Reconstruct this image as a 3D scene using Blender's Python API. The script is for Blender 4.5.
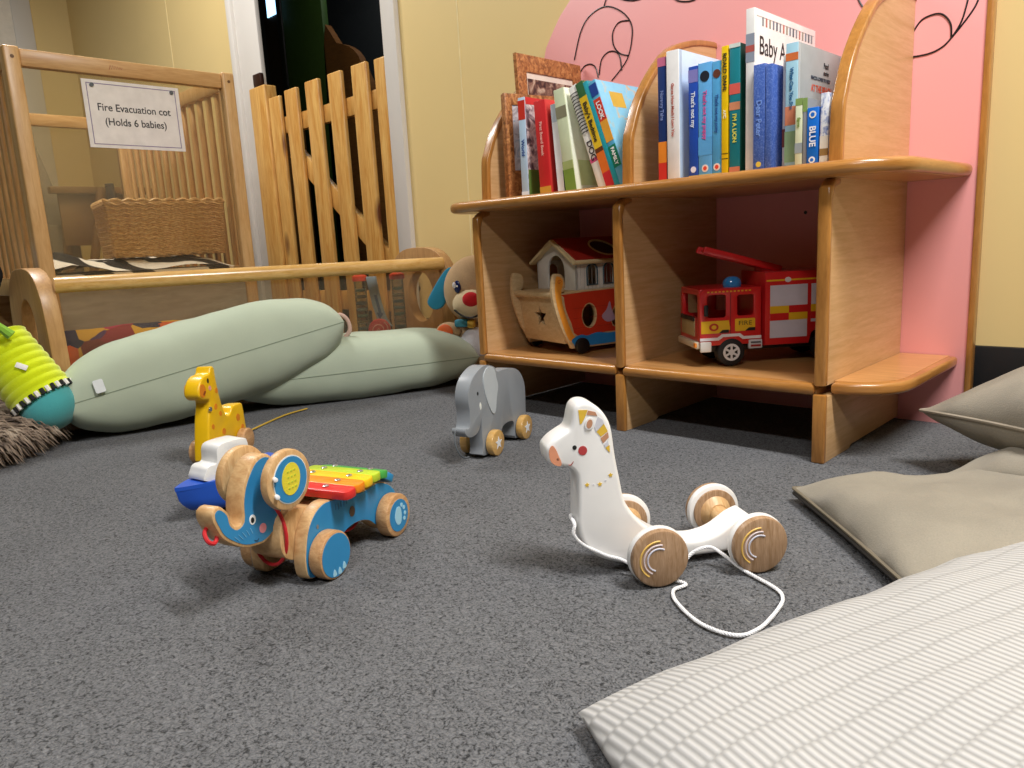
import bpy, bmesh, math, random
from mathutils import Vector, Matrix, noise
random.seed(7)
scene = bpy.context.scene
for o in list(bpy.data.objects): bpy.data.objects.remove(o)

# ---------------------------------------------------------------- camera
cam_data = bpy.data.cameras.new('camera'); cam = bpy.data.objects.new('camera', cam_data)
scene.collection.objects.link(cam); scene.camera = cam
yaw, pitch, roll, FPX = 0.77642437, 0.18713087, -0.05318134, 746.5
fw = Vector((-math.sin(yaw)*math.cos(pitch), math.cos(yaw)*math.cos(pitch), -math.sin(pitch)))
r0 = Vector((math.cos(yaw), math.sin(yaw), 0)); u0 = r0.cross(fw)
rr = math.cos(roll)*r0 + math.sin(roll)*u0; uu = -math.sin(roll)*r0 + math.cos(roll)*u0
m = Matrix((rr, uu, -fw)).transposed().to_4x4(); m.translation = (0, 0, .42)
cam.matrix_world = m
cam_data.sensor_width = 36; cam_data.lens = FPX/1024*36; cam_data.clip_start = .02
# ---------------------------------------------------------------- world, lights, exposure
w = bpy.data.worlds.new('world'); scene.world = w; w.use_nodes = True
w.node_tree.nodes['Background'].inputs[0].default_value = (.75, .8, .9, 1)
w.node_tree.nodes['Background'].inputs[1].default_value = .15
CEIL = 2.55
def area(name, loc, sx, sy, power, col=(1, .98, .955), rot=(0, 0, 0)):
    d = bpy.data.lights.new(name, 'AREA'); d.shape = 'RECTANGLE'; d.size = sx; d.size_y = sy; d.energy = power; d.color = col
    o = bpy.data.objects.new(name, d); scene.collection.objects.link(o); o.location = loc; o.rotation_euler = rot
    return o
area('ceiling_tube_light', (.55, .80, CEIL-.09), 1.2, .16, 52)
area('ceiling_tube_light', (.55, -1.25, CEIL-.09), 1.2, .2, 27)
area('ceiling_tube_light', (-3.0, .75, CEIL-.09), 1.2, .16, 27)  # unseen fill on the left, added to brighten the cot area and wall
area('hall_fill_light', (-3.4, 2.6, 2.3), .3, .3, 1.6)  # unseen fill added in the dark hall so the green door shows
scene.view_settings.view_transform = 'Standard'; scene.view_settings.look = 'None'
scene.view_settings.gamma = 1; scene.view_settings.exposure = .8
try: scene.view_settings.use_curve_mapping = False
except Exception: pass

# ---------------------------------------------------------------- materials
def srgb(h):
    h = h.lstrip('#'); v = [int(h[i:i+2], 16)/255 for i in (0, 2, 4)]
    return tuple((c/12.92 if c <= .04045 else ((c+.055)/1.055)**2.4) for c in v)+(1,)
class NT:
    def __init__(s, name):
        s.m = bpy.data.materials.new(name); s.m.use_nodes = True; s.t = s.m.node_tree; s.b = s.t.nodes['Principled BSDF']
    def n(s, typ, **k):
        nd = s.t.nodes.new(typ)
        for a, v in k.items():
            if a.startswith('i_'):
                nd.inputs[int(a[2:]) if a[2:].isdigit() else a[2:].replace('_', ' ')].default_value = v
            else: setattr(nd, a, v)
        return nd
    def l(s, a, b): s.t.links.new(a, b)
    def ramp(s, fac, stops):
        r = s.n('ShaderNodeValToRGB'); e = r.color_ramp.elements
        while len(e) < len(stops): e.new(.5)
        for x, (p, c) in zip(e, stops): x.position = p; x.color = c
        s.l(fac, r.inputs[0]); return r.outputs[0]
    def bump(s, h, st=.3, dist=.002):
        b = s.n('ShaderNodeBump'); b.inputs['Strength'].default_value = st; b.inputs['Distance'].default_value = dist
        s.l(h, b.inputs['Height']); s.l(b.outputs[0], s.b.inputs['Normal'])
    def coords(s, scale=(1, 1, 1), rot=(0, 0, 0), kind='Object'):
        tc = s.n('ShaderNodeTexCoord'); mp = s.n('ShaderNodeMapping')
        mp.inputs['Scale'].default_value = scale; mp.inputs['Rotation'].default_value = rot
        s.l(tc.outputs[kind], mp.inputs[0]); return mp.outputs[0]
def plain(name, col, rough=.5, spec=.5, mottle=.06, scale=30, metal=0, bump=0, coat=0):
    t = NT(name); c = srgb(col)
    nz = t.n('ShaderNodeTexNoise', i_Scale=scale, i_Detail=3.); t.l(t.coords(), nz.inputs['Vector'])
    lo = tuple(max(0, x*(1-mottle)) for x in c[:3])+(1,); hi = tuple(min(1, x*(1+mottle)) for x in c[:3])+(1,)
    t.l(t.ramp(nz.outputs[0], [(.3, lo), (.7, hi)]), t.b.inputs['Base Color'])
    t.b.inputs['Roughness'].default_value = rough; t.b.inputs['Metallic'].default_value = metal
    t.b.inputs['Specular IOR Level'].default_value = spec
    if coat: t.b.inputs['Coat Weight'].default_value = coat; t.b.inputs['Coat Roughness'].default_value = .15
    if bump: t.bump(nz.outputs[0], bump)
    return t.m
def wood(name, c1, c2, scale=(6, 6, 60), rough=.42, knots=None, dist=1.2, coat=.15):
    t = NT(name); v = t.coords(scale)
    n1 = t.n('ShaderNodeTexNoise', i_Scale=1.6, i_Detail=6., i_Roughness=.6, i_Distortion=dist); t.l(v, n1.inputs['Vector'])
    n2 = t.n('ShaderNodeTexNoise', i_Scale=9., i_Detail=2.); t.l(v, n2.inputs['Vector'])
    mx = t.n('ShaderNodeMath', operation='MULTIPLY_ADD'); t.l(n2.outputs[0], mx.inputs[0]); mx.inputs[1].default_value = .35; t.l(n1.outputs[0], mx.inputs[2])
    col = t.ramp(mx.outputs[0], [(.5, srgb(c1)), (.85, srgb(c2))])
    if knots:
        vo = t.n('ShaderNodeTexVoronoi', i_Scale=knots[0]); t.l(t.coords((1, 1, .42)), vo.inputs['Vector'])
        k = t.ramp(vo.outputs['Distance'], [(knots[1]*.45, (1, 1, 1, 1)), (knots[1], (0, 0, 0, 1))])
        mxc = t.n('ShaderNodeMix', data_type='RGBA'); t.l(k, mxc.inputs[0]); t.l(col, mxc.inputs[6]); mxc.inputs[7].default_value = srgb(knots[2]); col = mxc.outputs[2]
    t.l(col, t.b.inputs['Base Color']); t.b.inputs['Roughness'].default_value = rough
    t.b.inputs['Coat Weight'].default_value = coat; t.b.inputs['Coat Roughness'].default_value = .25
    t.bump(n2.outputs[0], .06, .001)
    return t.m
def fabric(name, col, scale=900, rough=.95, bump=.35, mottle=.1, sheen=.15):
    t = NT(name); c = srgb(col); v = t.coords()
    wv = t.n('ShaderNodeTexNoise', i_Scale=float(scale), i_Detail=2.); t.l(v, wv.inputs['Vector'])
    bg = t.n('ShaderNodeTexNoise', i_Scale=9., i_Detail=5.); t.l(v, bg.inputs['Vector'])
    ad = t.n('ShaderNodeMath', operation='MULTIPLY_ADD'); t.l(wv.outputs[0], ad.inputs[0]); ad.inputs[1].default_value = .5; t.l(bg.outputs[0], ad.inputs[2])
    lo = tuple(x*(1-mottle) for x in c[:3])+(1,); hi = tuple(min(1, x*(1+mottle)) for x in c[:3])+(1,)
    t.l(t.ramp(ad.outputs[0], [(.55, lo), (.95, hi)]), t.b.inputs['Base Color'])
    t.b.inputs['Roughness'].default_value = rough; t.b.inputs['Specular IOR Level'].default_value = .2
    t.b.inputs['Sheen Weight'].default_value = sheen
    t.bump(ad.outputs[0], bump, .002)
    return t.m
def clear(name, tint='#f2efe6', gloss=.08, haze=0):
    t = NT(name); nt = t.t; nt.nodes.remove(t.b)
    tr = t.n('ShaderNodeBsdfTransparent'); tr.inputs[0].default_value = srgb(tint)
    gl = t.n('ShaderNodeBsdfGlossy'); gl.inputs['Roughness'].default_value = .12
    lw = t.n('ShaderNodeFresnel', i_IOR=1.45)
    nz = t.n('ShaderNodeTexNoise', i_Scale=3.); t.l(t.coords(), nz.inputs['Vector'])
    mul = t.n('ShaderNodeMath', operation='MULTIPLY'); t.l(lw.outputs[0], mul.inputs[0]); mul.inputs[1].default_value = gloss*10
    mx = t.n('ShaderNodeMixShader'); t.l(mul.outputs[0], mx.inputs[0]); t.l(tr.outputs[0], mx.inputs[1]); t.l(gl.outputs[0], mx.inputs[2])
    out = nt.nodes['Material Output']; last = mx.outputs[0]
    if haze:
        df = t.n('ShaderNodeBsdfDiffuse'); df.inputs[0].default_value = srgb('#cfc4ae')
        m2 = t.n('ShaderNodeMixShader'); mm = t.n('ShaderNodeMath', operation='MULTIPLY'); t.l(nz.outputs[0], mm.inputs[0]); mm.inputs[1].default_value = haze*2
        t.l(mm.outputs[0], m2.inputs[0]); t.l(last, m2.inputs[1]); t.l(df.outputs[0], m2.inputs[2]); last = m2.outputs[0]
    t.l(last, out.inputs[0]); return t.m

def carpet():
    t = NT('grey_carpet'); v = t.coords()
    a = t.n('ShaderNodeTexNoise', i_Scale=220., i_Detail=3., i_Roughness=.6, i_Distortion=1.2); t.l(v, a.inputs['Vector'])
    b = t.n('ShaderNodeTexVoronoi', i_Scale=300., i_Randomness=1.); 
    vm = t.n('ShaderNodeVectorMath', operation='ADD'); ns = t.n('ShaderNodeTexNoise', i_Scale=60.); t.l(v, ns.inputs['Vector'])
    sc = t.n('ShaderNodeVectorMath', operation='SCALE'); sc.inputs[3].default_value = .02; t.l(ns.outputs[1], sc.inputs[0])
    t.l(v, vm.inputs[0]); t.l(sc.outputs[0], vm.inputs[1]); t.l(vm.outputs[0], b.inputs['Vector'])
    c = t.n('ShaderNodeTexNoise', i_Scale=7., i_Detail=4.); t.l(v, c.inputs['Vector'])
    sub = t.n('ShaderNodeMath', operation='MULTIPLY_ADD'); t.l(b.outputs['Distance'], sub.inputs[0]); sub.inputs[1].default_value = -.35; t.l(a.outputs[0], sub.inputs[2])
    ad = t.n('ShaderNodeMath', operation='MULTIPLY_ADD'); t.l(c.outputs[0], ad.inputs[0]); ad.inputs[1].default_value = .12; t.l(sub.outputs[0], ad.inputs[2])
    t.l(t.ramp(ad.outputs[0], [(.19, srgb('#2b2c2e')), (.31, srgb('#5b5c5f')), (.46, srgb('#6e6f72')), (.66, srgb('#808184'))]), t.b.inputs['Base Color'])
    t.b.inputs['Roughness'].default_value = .95; t.b.inputs['Specular IOR Level'].default_value = .15; t.b.inputs['Sheen Weight'].default_value = .1
    t.bump(sub.outputs[0], .8, .006); return t.m
def wallpaint(name, col):
    t = NT(name); v = t.coords(); a = t.n('ShaderNodeTexNoise', i_Scale=2., i_Detail=4.); t.l(v, a.inputs['Vector'])
    c = srgb(col); t.l(t.ramp(a.outputs[0], [(.3, tuple(x*.95 for x in c[:3])+(1,)), (.7, c)]), t.b.inputs['Base Color'])
    t.b.inputs['Roughness'].default_value = .45; b = t.n('ShaderNodeTexNoise', i_Scale=160., i_Detail=2.); t.l(v, b.inputs['Vector']); t.bump(b.outputs[0], .05, .001); return t.m
def zebra():
    t = NT('zebra_fleece'); v = t.coords((1, 1, 1), (0, 0, .9))
    wv = t.n('ShaderNodeTexWave', i_Scale=2.6, i_Distortion=9., i_Detail=1.2); wv.inputs['Detail Scale'].default_value = 1.1; t.l(v, wv.inputs['Vector'])
    t.l(t.ramp(wv.outputs[0], [(.52, srgb('#17161a')), (.6, srgb('#efeae6'))]), t.b.inputs['Base Color'])
    t.b.inputs['Roughness'].default_value = .95; n = t.n('ShaderNodeTexNoise', i_Scale=300.); t.l(v, n.inputs['Vector']); t.bump(n.outputs[0], .4, .003); return t.m
def ribbed():
    t = NT('ribbed_cream_cotton'); v = t.coords(); sp = t.n('ShaderNodeSeparateXYZ'); t.l(v, sp.inputs[0])
    def M(op, a, b=None, c=None):
        nd = t.n('ShaderNodeMath', operation=op)
        for i, x in enumerate((a, b, c)):
            if x is None: continue
            if isinstance(x, (int, float)): nd.inputs[i].default_value = x
            else: t.l(x, nd.inputs[i])
        return nd.outputs[0]
    ns = t.n('ShaderNodeTexNoise', i_Scale=6.); t.l(v, ns.inputs['Vector'])
    y = M('ADD', M('DIVIDE', sp.outputs[0], .03), M('MULTIPLY', ns.outputs[0], .5))
    colm = M('MODULO', M('FLOOR', y), 2.0)
    x = M('ADD', M('DIVIDE', sp.outputs[1], .0070), M('MULTIPLY', colm, .5))
    st = M('SINE', M('MULTIPLY', x, 2*math.pi)); st = M('MULTIPLY_ADD', st, .5, .5)
    fr = M('FRACT', y); edge = M('MINIMUM', M('MULTIPLY', M('MINIMUM', fr, M('SUBTRACT', 1.0, fr)), 9.), 1.0)
    h = M('MULTIPLY', st, M('MULTIPLY_ADD', edge, .8, .2))
    t.l(t.ramp(h, [(.0, srgb('#9a9997')), (.4, srgb('#adacaa')), (1, srgb('#bdbcbb'))]), t.b.inputs['Base Color'])
    t.b.inputs['Roughness'].default_value = .95; t.b.inputs['Specular IOR Level'].default_value = .15
    t.bump(h, .32, .003); return t.m
def weave(name, c1, c2):
    t = NT(name); v = t.coords(); n = t.n('ShaderNodeTexNoise', i_Scale=120., i_Detail=3.); t.l(v, n.inputs['Vector'])
    t.l(t.ramp(n.outputs[0], [(.3, srgb(c1)), (.7, srgb(c2))]), t.b.inputs['Base Color']); t.b.inputs['Roughness'].default_value = .55; return t.m
def patch():
    t = NT('patchwork_cloth'); v = t.coords((1, 1, 1.3)); vo = t.n('ShaderNodeTexVoronoi', i_Scale=13., distance='CHEBYCHEV', i_Randomness=.5); t.l(v, vo.inputs['Vector'])
    sp = t.n('ShaderNodeSeparateColor'); t.l(vo.outputs['Color'], sp.inputs[0])
    r = t.n('ShaderNodeValToRGB'); r.color_ramp.interpolation = 'CONSTANT'; e = r.color_ramp.elements
    cs = ['#8e2430', '#d8642a', '#4c2a5e', '#d9a93a', '#b5305a', '#7a2a22', '#2e2a4a', '#c8702a']
    while len(e) < len(cs): e.new(.5)
    for i, (x, c) in enumerate(zip(e, cs)): x.position = i/len(cs); x.color = srgb(c)
    t.l(sp.outputs[0], r.inputs[0]); t.l(r.outputs[0], t.b.inputs['Base Color']); t.b.inputs['Roughness'].default_value = .9; t.bump(vo.outputs['Distance'], .4, .01); return t.m
def splotch(name, cols, scale=30., rough=.4, kind='noise'):
    t = NT(name); v = t.coords()
    n = t.n('ShaderNodeTexNoise', i_Scale=scale, i_Detail=4., i_Distortion=1.); t.l(v, n.inputs['Vector'])
    k = len(cols); t.l(t.ramp(n.outputs[0], [(.3+.4*i/max(1, k-1), srgb(c)) for i, c in enumerate(cols)]), t.b.inputs['Base Color'])
    t.b.inputs['Roughness'].default_value = rough; return t.m
def emit(name, col, st):
    t = NT(name); t.b.inputs['Base Color'].default_value = srgb(col); t.b.inputs['Emission Color'].default_value = srgb(col); t.b.inputs['Emission Strength'].default_value = st; return t.m

_pc = {}
def P(col, rough=.45, **k):
    key = (col, rough, tuple(sorted(k.items())))
    if key not in _pc: _pc[key] = plain('paint_'+col.strip('#'), col, rough, **k)
    return _pc[key]
M = dict(
    carpet=carpet(), yellow=wallpaint('yellow_wall', '#e9cf90'), white=wallpaint('white_gloss', '#dcd7cf'), ceiling=wallpaint('ceiling_white', '#a5a39c'),
    black=P('#141416', .5), pink=wallpaint('pink_laminate', '#f6a8a6'), beech=wood('beech_laminate', '#d3ab7c', '#c39864', (5, 5, 70), dist=.6),
    lipx=wood('varnished_edge', '#be8443', '#a06a2e', (5, 5, 60), .3, coat=.4, dist=.6), lip=wood('varnished_lipping', '#b9803e', '#9d682e', (30, 30, 5), .3, coat=.4), board=wood('beech_board', '#cf9a60', '#b8824a', (4, 60, 60), dist=.5, rough=.3, coat=.3),
    pine=wood('knotty_pine', '#e2b568', '#c4883c', (22, 22, 2.2), knots=(6.5, .2, '#6a3a1c')), birch=wood('birch_cot', '#d9b27c', '#c3965c', (30, 30, 3)),
    birchh=wood('birch_rail', '#d6ad76', '#bf9058', (30, 3, 30)), ply=wood('birch_ply', '#c49a66', '#ab8050', (25, 25, 3)), barw=wood('bar_wood', '#d9b06e', '#c69850', (30, 3, 30), rough=.25, coat=.5),
    toyw=wood('toy_beech', '#d9b583', '#bf9362', (90, 20, 20), coat=.05), wheelw=wood('toy_wheel_wood', '#d2a878', '#b48456', (18, 60, 120), coat=.05), walnut=wood('llama_wheel_wood', '#b8987a', '#94724f', (130, 30, 12), coat=.05, dist=1.5),
    clearp=clear('clear_acrylic', '#f4efe2', .08, .06), clearb=clear('clear_barrier_panel', '#ece4d4', .06, .055), sage=fabric('sage_cotton', '#b3beA9'.lower(), 700, mottle=.04), taupe=fabric('taupe_linen', '#8f887a', 500, bump=.5, mottle=.12),
    cream=ribbed(), zebra=zebra(), wicker=weave('willow_wicker', '#b98c56', '#deb981'), patch=patch(), fur=None,
    plushlime=fabric('lime_plush', '#cfe010', 400, mottle=.08, sheen=.4), plushgreen=fabric('green_plush', '#86b840', 400), teal=fabric('teal_velour', '#4aa3a6', 500, sheen=.4), plush=fabric('tan_plush', '#bf9f78', 350, bump=.8, mottle=.15), plushcream=fabric('cream_plush', '#dcc7a0', 350, bump=.6))
t = NT('brown_shaggy_fur'); a = t.n('ShaderNodeTexNoise', i_Scale=35., i_Detail=3.); t.l(t.coords(), a.inputs['Vector'])
t.l(t.ramp(a.outputs[0], [(.3, srgb('#4b3e36')), (.5, srgb('#8a7868')), (.72, srgb('#b5a592'))]), t.b.inputs['Base Color']); t.b.inputs['Roughness'].default_value = .8; M['fur'] = t.m

# ---------------------------------------------------------------- geometry helpers
def smooth_loop(pts, n=3, closed=True):
    out = []; k = len(pts)
    for i in range(k if closed else k-1):
        g = lambda j: pts[j % k] if closed else pts[max(0, min(k-1, j))]
        p0, p1, p2, p3 = (Vector(g(i+d)) for d in (-1, 0, 1, 2))
        for s in range(n):
            t = s/n; out.append(.5*((2*p1)+(-p0+p2)*t+(2*p0-5*p1+4*p2-p3)*t*t+(-p0+3*p1-3*p2+p3)*t**3))
    if not closed: out.append(Vector(pts[-1]))
    return [tuple(v) for v in out]
def ell(cx, cy, rx, ry, n=24, rot=0):
    c, s = math.cos(rot), math.sin(rot); r = []
    for i in range(n):
        a = 2*math.pi*i/n; x, y = rx*math.cos(a), ry*math.sin(a); r.append((cx+x*c-y*s, cy+x*s+y*c))
    return r
def rrect(x0, y0, x1, y1, r, n=5, corners=(1, 1, 1, 1)):
    out = []
    for (cx, cy, a0), on, (px, py) in zip(((x1-r, y1-r, 0), (x0+r, y1-r, 90), (x0+r, y0+r, 180), (x1-r, y0+r, 270)), corners, ((x1, y1), (x0, y1), (x0, y0), (x1, y0))):
        if not on: out.append((px, py)); continue
        for i in range(n+1):
            a = math.radians(a0+90*i/n); out.append((cx+r*math.cos(a), cy+r*math.sin(a)))
    return out
def star(cx, cy, R, r, n=5, rot=math.pi/2):
    return [(cx+(R if i % 2 == 0 else r)*math.cos(rot+math.pi*i/n), cy+(R if i % 2 == 0 else r)*math.sin(rot+math.pi*i/n)) for i in range(2*n)]
# plane frames: map (a, b, depth) to xyz
XZ = lambda a, b, d: (a, d, b)
YZ = lambda a, b, d: (d, a, b)
XY = lambda a, b, d: (a, b, d)
class MB:
    def __init__(s): s.bm = bmesh.new(); s.mats = []
    def mi(s, m):
        if m not in s.mats: s.mats.append(m)
        return s.mats.index(m)
    def merge(s, bm, mat, xf=None, smooth=True):
        if xf is not None: bm.transform(xf)
        i = s.mi(mat)
        for f in bm.faces: f.material_index = i; f.smooth = smooth
        me = bpy.data.meshes.new('tmp'); bm.to_mesh(me); bm.free(); s.bm.from_mesh(me); bpy.data.meshes.remove(me)
    def plate(s, loops, d0, d1, mat, fr=XZ, bevel=0, xf=None, seg=2, sidemat=None):
        if isinstance(loops[0][0], (int, float)): loops = [loops]
        bm = bmesh.new(); edges = []
        for lp in loops:
            vs = [bm.verts.new(fr(a, b, d0)) for a, b in lp]
            if len(loops) == 1: bm.faces.new(vs); break
            edges += [bm.edges.new((vs[i], vs[(i+1) % len(vs)])) for i in range(len(vs))]
        if len(loops) > 1: bmesh.ops.triangle_fill(bm, use_beauty=True, use_dissolve=False, edges=edges)
        side_i = None
        base = list(bm.faces)
        r = bmesh.ops.extrude_face_region(bm, geom=base)
        nv = [v for v in r['geom'] if isinstance(v, bmesh.types.BMVert)]
        off = Vector(fr(0, 0, d1))-Vector(fr(0, 0, d0))
        for v in nv: v.co += off
        bmesh.ops.recalc_face_normals(bm, faces=bm.faces)
        ax = off.normalized()
        if bevel:
            ed = [e for e in bm.edges if len(e.link_faces) == 2 and e.calc_face_angle(0) > math.radians(40) and any(abs(f.normal.dot(ax)) > .9 for f in e.link_faces) and not all(abs(f.normal.dot(ax)) > .9 for f in e.link_faces)]
            bmesh.ops.bevel(bm, geom=ed, offset=bevel, segments=seg, affect='EDGES', profile=.5, clamp_overlap=True)
        if sidemat is not None:
            i0, i1 = s.mi(mat), s.mi(sidemat)
            bm.normal_update()
            for f in bm.faces: f.material_index = i0 if abs(f.normal.dot(ax)) > .95 else i1; f.smooth = False
            if xf is not None: bm.transform(xf)
            me = bpy.data.meshes.new('tmp'); bm.to_mesh(me); bm.free(); s.bm.from_mesh(me); bpy.data.meshes.remove(me); return s
        s.merge(bm, mat, xf); return s
    def box(s, x0, y0, z0, x1, y1, z1, mat, bevel=0, xf=None, seg=2):
        bm = bmesh.new(); bmesh.ops.create_cube(bm, size=1)
        for v in bm.verts: v.co = Vector((x0+(v.co.x+.5)*(x1-x0), y0+(v.co.y+.5)*(y1-y0), z0+(v.co.z+.5)*(z1-z0)))
        if bevel: bmesh.ops.bevel(bm, geom=list(bm.edges), offset=bevel, segments=seg, affect='EDGES', profile=.5, clamp_overlap=True)
        s.merge(bm, mat, xf); return s
    def cyl(s, p0, p1, r, mat, n=24, bevel=0, r1=None):
        p0, p1 = Vector(p0), Vector(p1); d = p1-p0; L = d.length
        prof = [(r, 0), (r if r1 is None else r1, L)]
        if bevel: prof = [(r-bevel, 0), (r-bevel*.3, bevel*.3), (r, bevel), ((r1 or r), L-bevel), ((r1 or r)-bevel*.3, L-bevel*.3), ((r1 or r)-bevel, L)]
        return s.lathe(prof, mat, n, p0, d)
    def lathe(s, prof, mat, n=24, p0=(0, 0, 0), axis=(0, 0, 1), caps=True):
        bm = bmesh.new(); rings = []
        for r, z in prof:
            if r < 1e-6: rings.append([bm.verts.new((0, 0, z))])
            else: rings.append([bm.verts.new((r*math.cos(2*math.pi*i/n), r*math.sin(2*math.pi*i/n), z)) for i in range(n)])
        for a, b in zip(rings, rings[1:]):
            for i in range(n):
                j = (i+1) % n
                if len(a) == 1 and len(b) == 1: continue
                if len(a) == 1: bm.faces.new((a[0], b[i], b[j]))
                elif len(b) == 1: bm.faces.new((a[i], a[j], b[0]))
                else: bm.faces.new((a[i], a[j], b[j], b[i]))
        if caps:
            for rg, fl in ((rings[0], True), (rings[-1], False)):
                if len(rg) > 1: bm.faces.new(rg[::-1] if fl else rg)
        bmesh.ops.recalc_face_normals(bm, faces=bm.faces)
        q = Vector((0, 0, 1)).rotation_difference(Vector(axis).normalized())
        s.merge(bm, mat, Matrix.Translation(Vector(p0)) @ q.to_matrix().to_4x4()); return s
    def tube(s, pts, r, mat, n=8, closed=False, sm=0):
        if sm: pts = smooth_loop(pts, sm, closed)
        P_ = [Vector(p) for p in pts]; bm = bmesh.new(); rings = []; k = len(P_)
        up = Vector((.13, .21, .97)).normalized(); prev = None
        for i, p in enumerate(P_):
            a = P_[(i-1) % k] if (closed or i) else p; b = P_[(i+1) % k] if (closed or i < k-1) else p
            t = (b-a).normalized()
            if prev is None: x = t.cross(up).normalized()
            else: x = (prev-t*prev.dot(t)).normalized()
            prev = x; y = t.cross(x); rad = r if not isinstance(r, (list, tuple)) else (lambda q: r[int(q)]+(r[min(int(q)+1, len(r)-1)]-r[int(q)])*(q-int(q)))(i*(len(r)-1)/(k-1))
            rings.append([bm.verts.new(p+rad*(x*math.cos(2*math.pi*j/n)+y*math.sin(2*math.pi*j/n))) for j in range(n)])
        for i in range(k if closed else k-1):
            a, b = rings[i], rings[(i+1) % k]
            for j in range(n): bm.faces.new((a[j], a[(j+1) % n], b[(j+1) % n], b[j]))
        if not closed: bm.faces.new(rings[0][::-1]); bm.faces.new(rings[-1])
        bmesh.ops.recalc_face_normals(bm, faces=bm.faces); s.merge(bm, mat); return s
    def ball(s, c, r, mat, sub=3, scale=(1, 1, 1), rot=None):
        bm = bmesh.new(); bmesh.ops.create_icosphere(bm, subdivisions=sub, radius=r)
        x = Matrix.Translation(Vector(c)) @ (rot.to_4x4() if rot else Matrix.Identity(4)) @ Matrix.Diagonal((*scale, 1)); s.merge(bm, mat, x); return s
    def text(s, body, size, mat, xf, align='CENTER', bold=0, ext=.0002, sx=1):
        cu = bpy.data.curves.new('t', 'FONT'); cu.body = body; cu.size = size; cu.extrude = ext; cu.align_x = align; cu.align_y = 'CENTER'; cu.offset = bold
        o = bpy.data.objects.new('t', cu); scene.collection.objects.link(o); bpy.context.view_layer.update()
        me = bpy.data.meshes.new_from_object(o.evaluated_get(bpy.context.evaluated_depsgraph_get()))
        bpy.data.objects.remove(o); bm = bmesh.new(); bm.from_mesh(me); bpy.data.meshes.remove(me)
        bm.transform(Matrix.Diagonal((sx, 1, 1, 1))); s.merge(bm, mat, xf, smooth=False); return s
    def grid(s, fn, nu, nv, mat, wrapu=False):
        bm = bmesh.new(); vs = [[bm.verts.new(fn(i/nu, j/nv)) for j in range(nv+1)] for i in range(nu+(0 if wrapu else 1))]
        for i in range(nu):
            for j in range(nv):
                a = vs[i]; b = vs[(i+1) % len(vs)]; bm.faces.new((a[j], b[j], b[j+1], a[j+1]))
        s.merge(bm, mat); return s
    def build(s, name, parent=None, weld=False, angle=35, **tags):
        if weld: bmesh.ops.remove_doubles(s.bm, verts=s.bm.verts, dist=1e-5)
        me = bpy.data.meshes.new(name); s.bm.to_mesh(me); s.bm.free()
        for m_ in s.mats: me.materials.append(m_)
        try: me.set_sharp_from_angle(angle=math.radians(angle))
        except Exception: pass
        o = bpy.data.objects.new(name, me); scene.collection.objects.link(o)
        if parent is not None: o.parent = parent
        for k, v in tags.items(): o[k] = v
        return o
def thing(name, label, cat, loc=(0, 0, 0), rotz=0, group=None, rot=None):
    o = bpy.data.objects.new(name, None); scene.collection.objects.link(o); o.empty_display_size = .05
    o.location = loc; o.rotation_euler = rot or (0, 0, rotz); o['label'] = label; o['category'] = cat
    if group: o['group'] = group
    return o
def struct(name, mb): return mb.build(name, kind='structure')
def face_xf(origin, right, up):
    r_, u_ = Vector(right).normalized(), Vector(up).normalized(); n = r_.cross(u_)
    m_ = Matrix((r_, u_, n)).transposed().to_4x4(); m_.translation = Vector(origin); return m_

# ---------------------------------------------------------------- setting
YW = 1.76
struct('floor', MB().box(-5.6, -7.6, -.05, 5.6, 4.6, 0, M['carpet']))
struct('ceiling', MB().box(-5.6, -7.6, CEIL, 5.6, 4.6, CEIL+.08, M['ceiling']))
wb = MB(); wb.box(-5.6, YW, 0, -3.36, YW+.1, CEIL, M['yellow']); wb.box(-2.185, YW, 0, 5.6, YW+.1, CEIL, M['yellow']); wb.box(-3.36, YW, 2.05, -2.185, YW+.1, CEIL, M['yellow'])
for x in (-4.04, -1.885, -.1, 1.1): wb.box(x-.003, YW-.0015, .16, x+.003, YW, CEIL, P('#f0dca6', .4))
struct('wall_back', wb)
struct('wall_left', MB().box(-5.6, -7.6, 0, -5.48, YW, CEIL, M['yellow']))
struct('wall_front', MB().box(-5.6, -7.6, 0, 5.6, -7.5, CEIL, P('#6f6350', .8)))
struct('wall_right', MB().box(5.5, -7.6, 0, 5.6, YW, CEIL, P('#8a7c62', .8)))
struct('baseboard_back', MB().box(-2.18, YW-.012, 0, 5.5, YW, .162, M['black'], .003).box(-5.48, YW-.012, 0, -3.37, YW, .162, M['black'], .003))
fr = MB(); fr.box(-3.385, YW-.02, 0, -3.34, YW+.11, 2.09, M['white'], .004); fr.box(-3.34, YW-.005, 0, -3.15, YW+.015, 2.05, M['white'], .003)
fr.box(-2.262, YW-.02, 0, -2.185, YW+.11, 2.09, M['white'], .004); fr.box(-3.385, YW-.02, 2.05, -2.185, YW+.11, 2.12, M['white'], .004)
struct('trim_1', fr)
wl = MB(); wl.box(-5.48, 1.44, 0, -5.455, 1.545, 2.2, M['white'], .004); wl.box(-5.475, .6, 0, -5.46, 1.44, 2.15, P('#e9e3d8', .5)); wl.box(-5.48, .5, 0, -5.455, .6, 2.2, M['white'], .004)
struct('door_1', wl)
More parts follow.
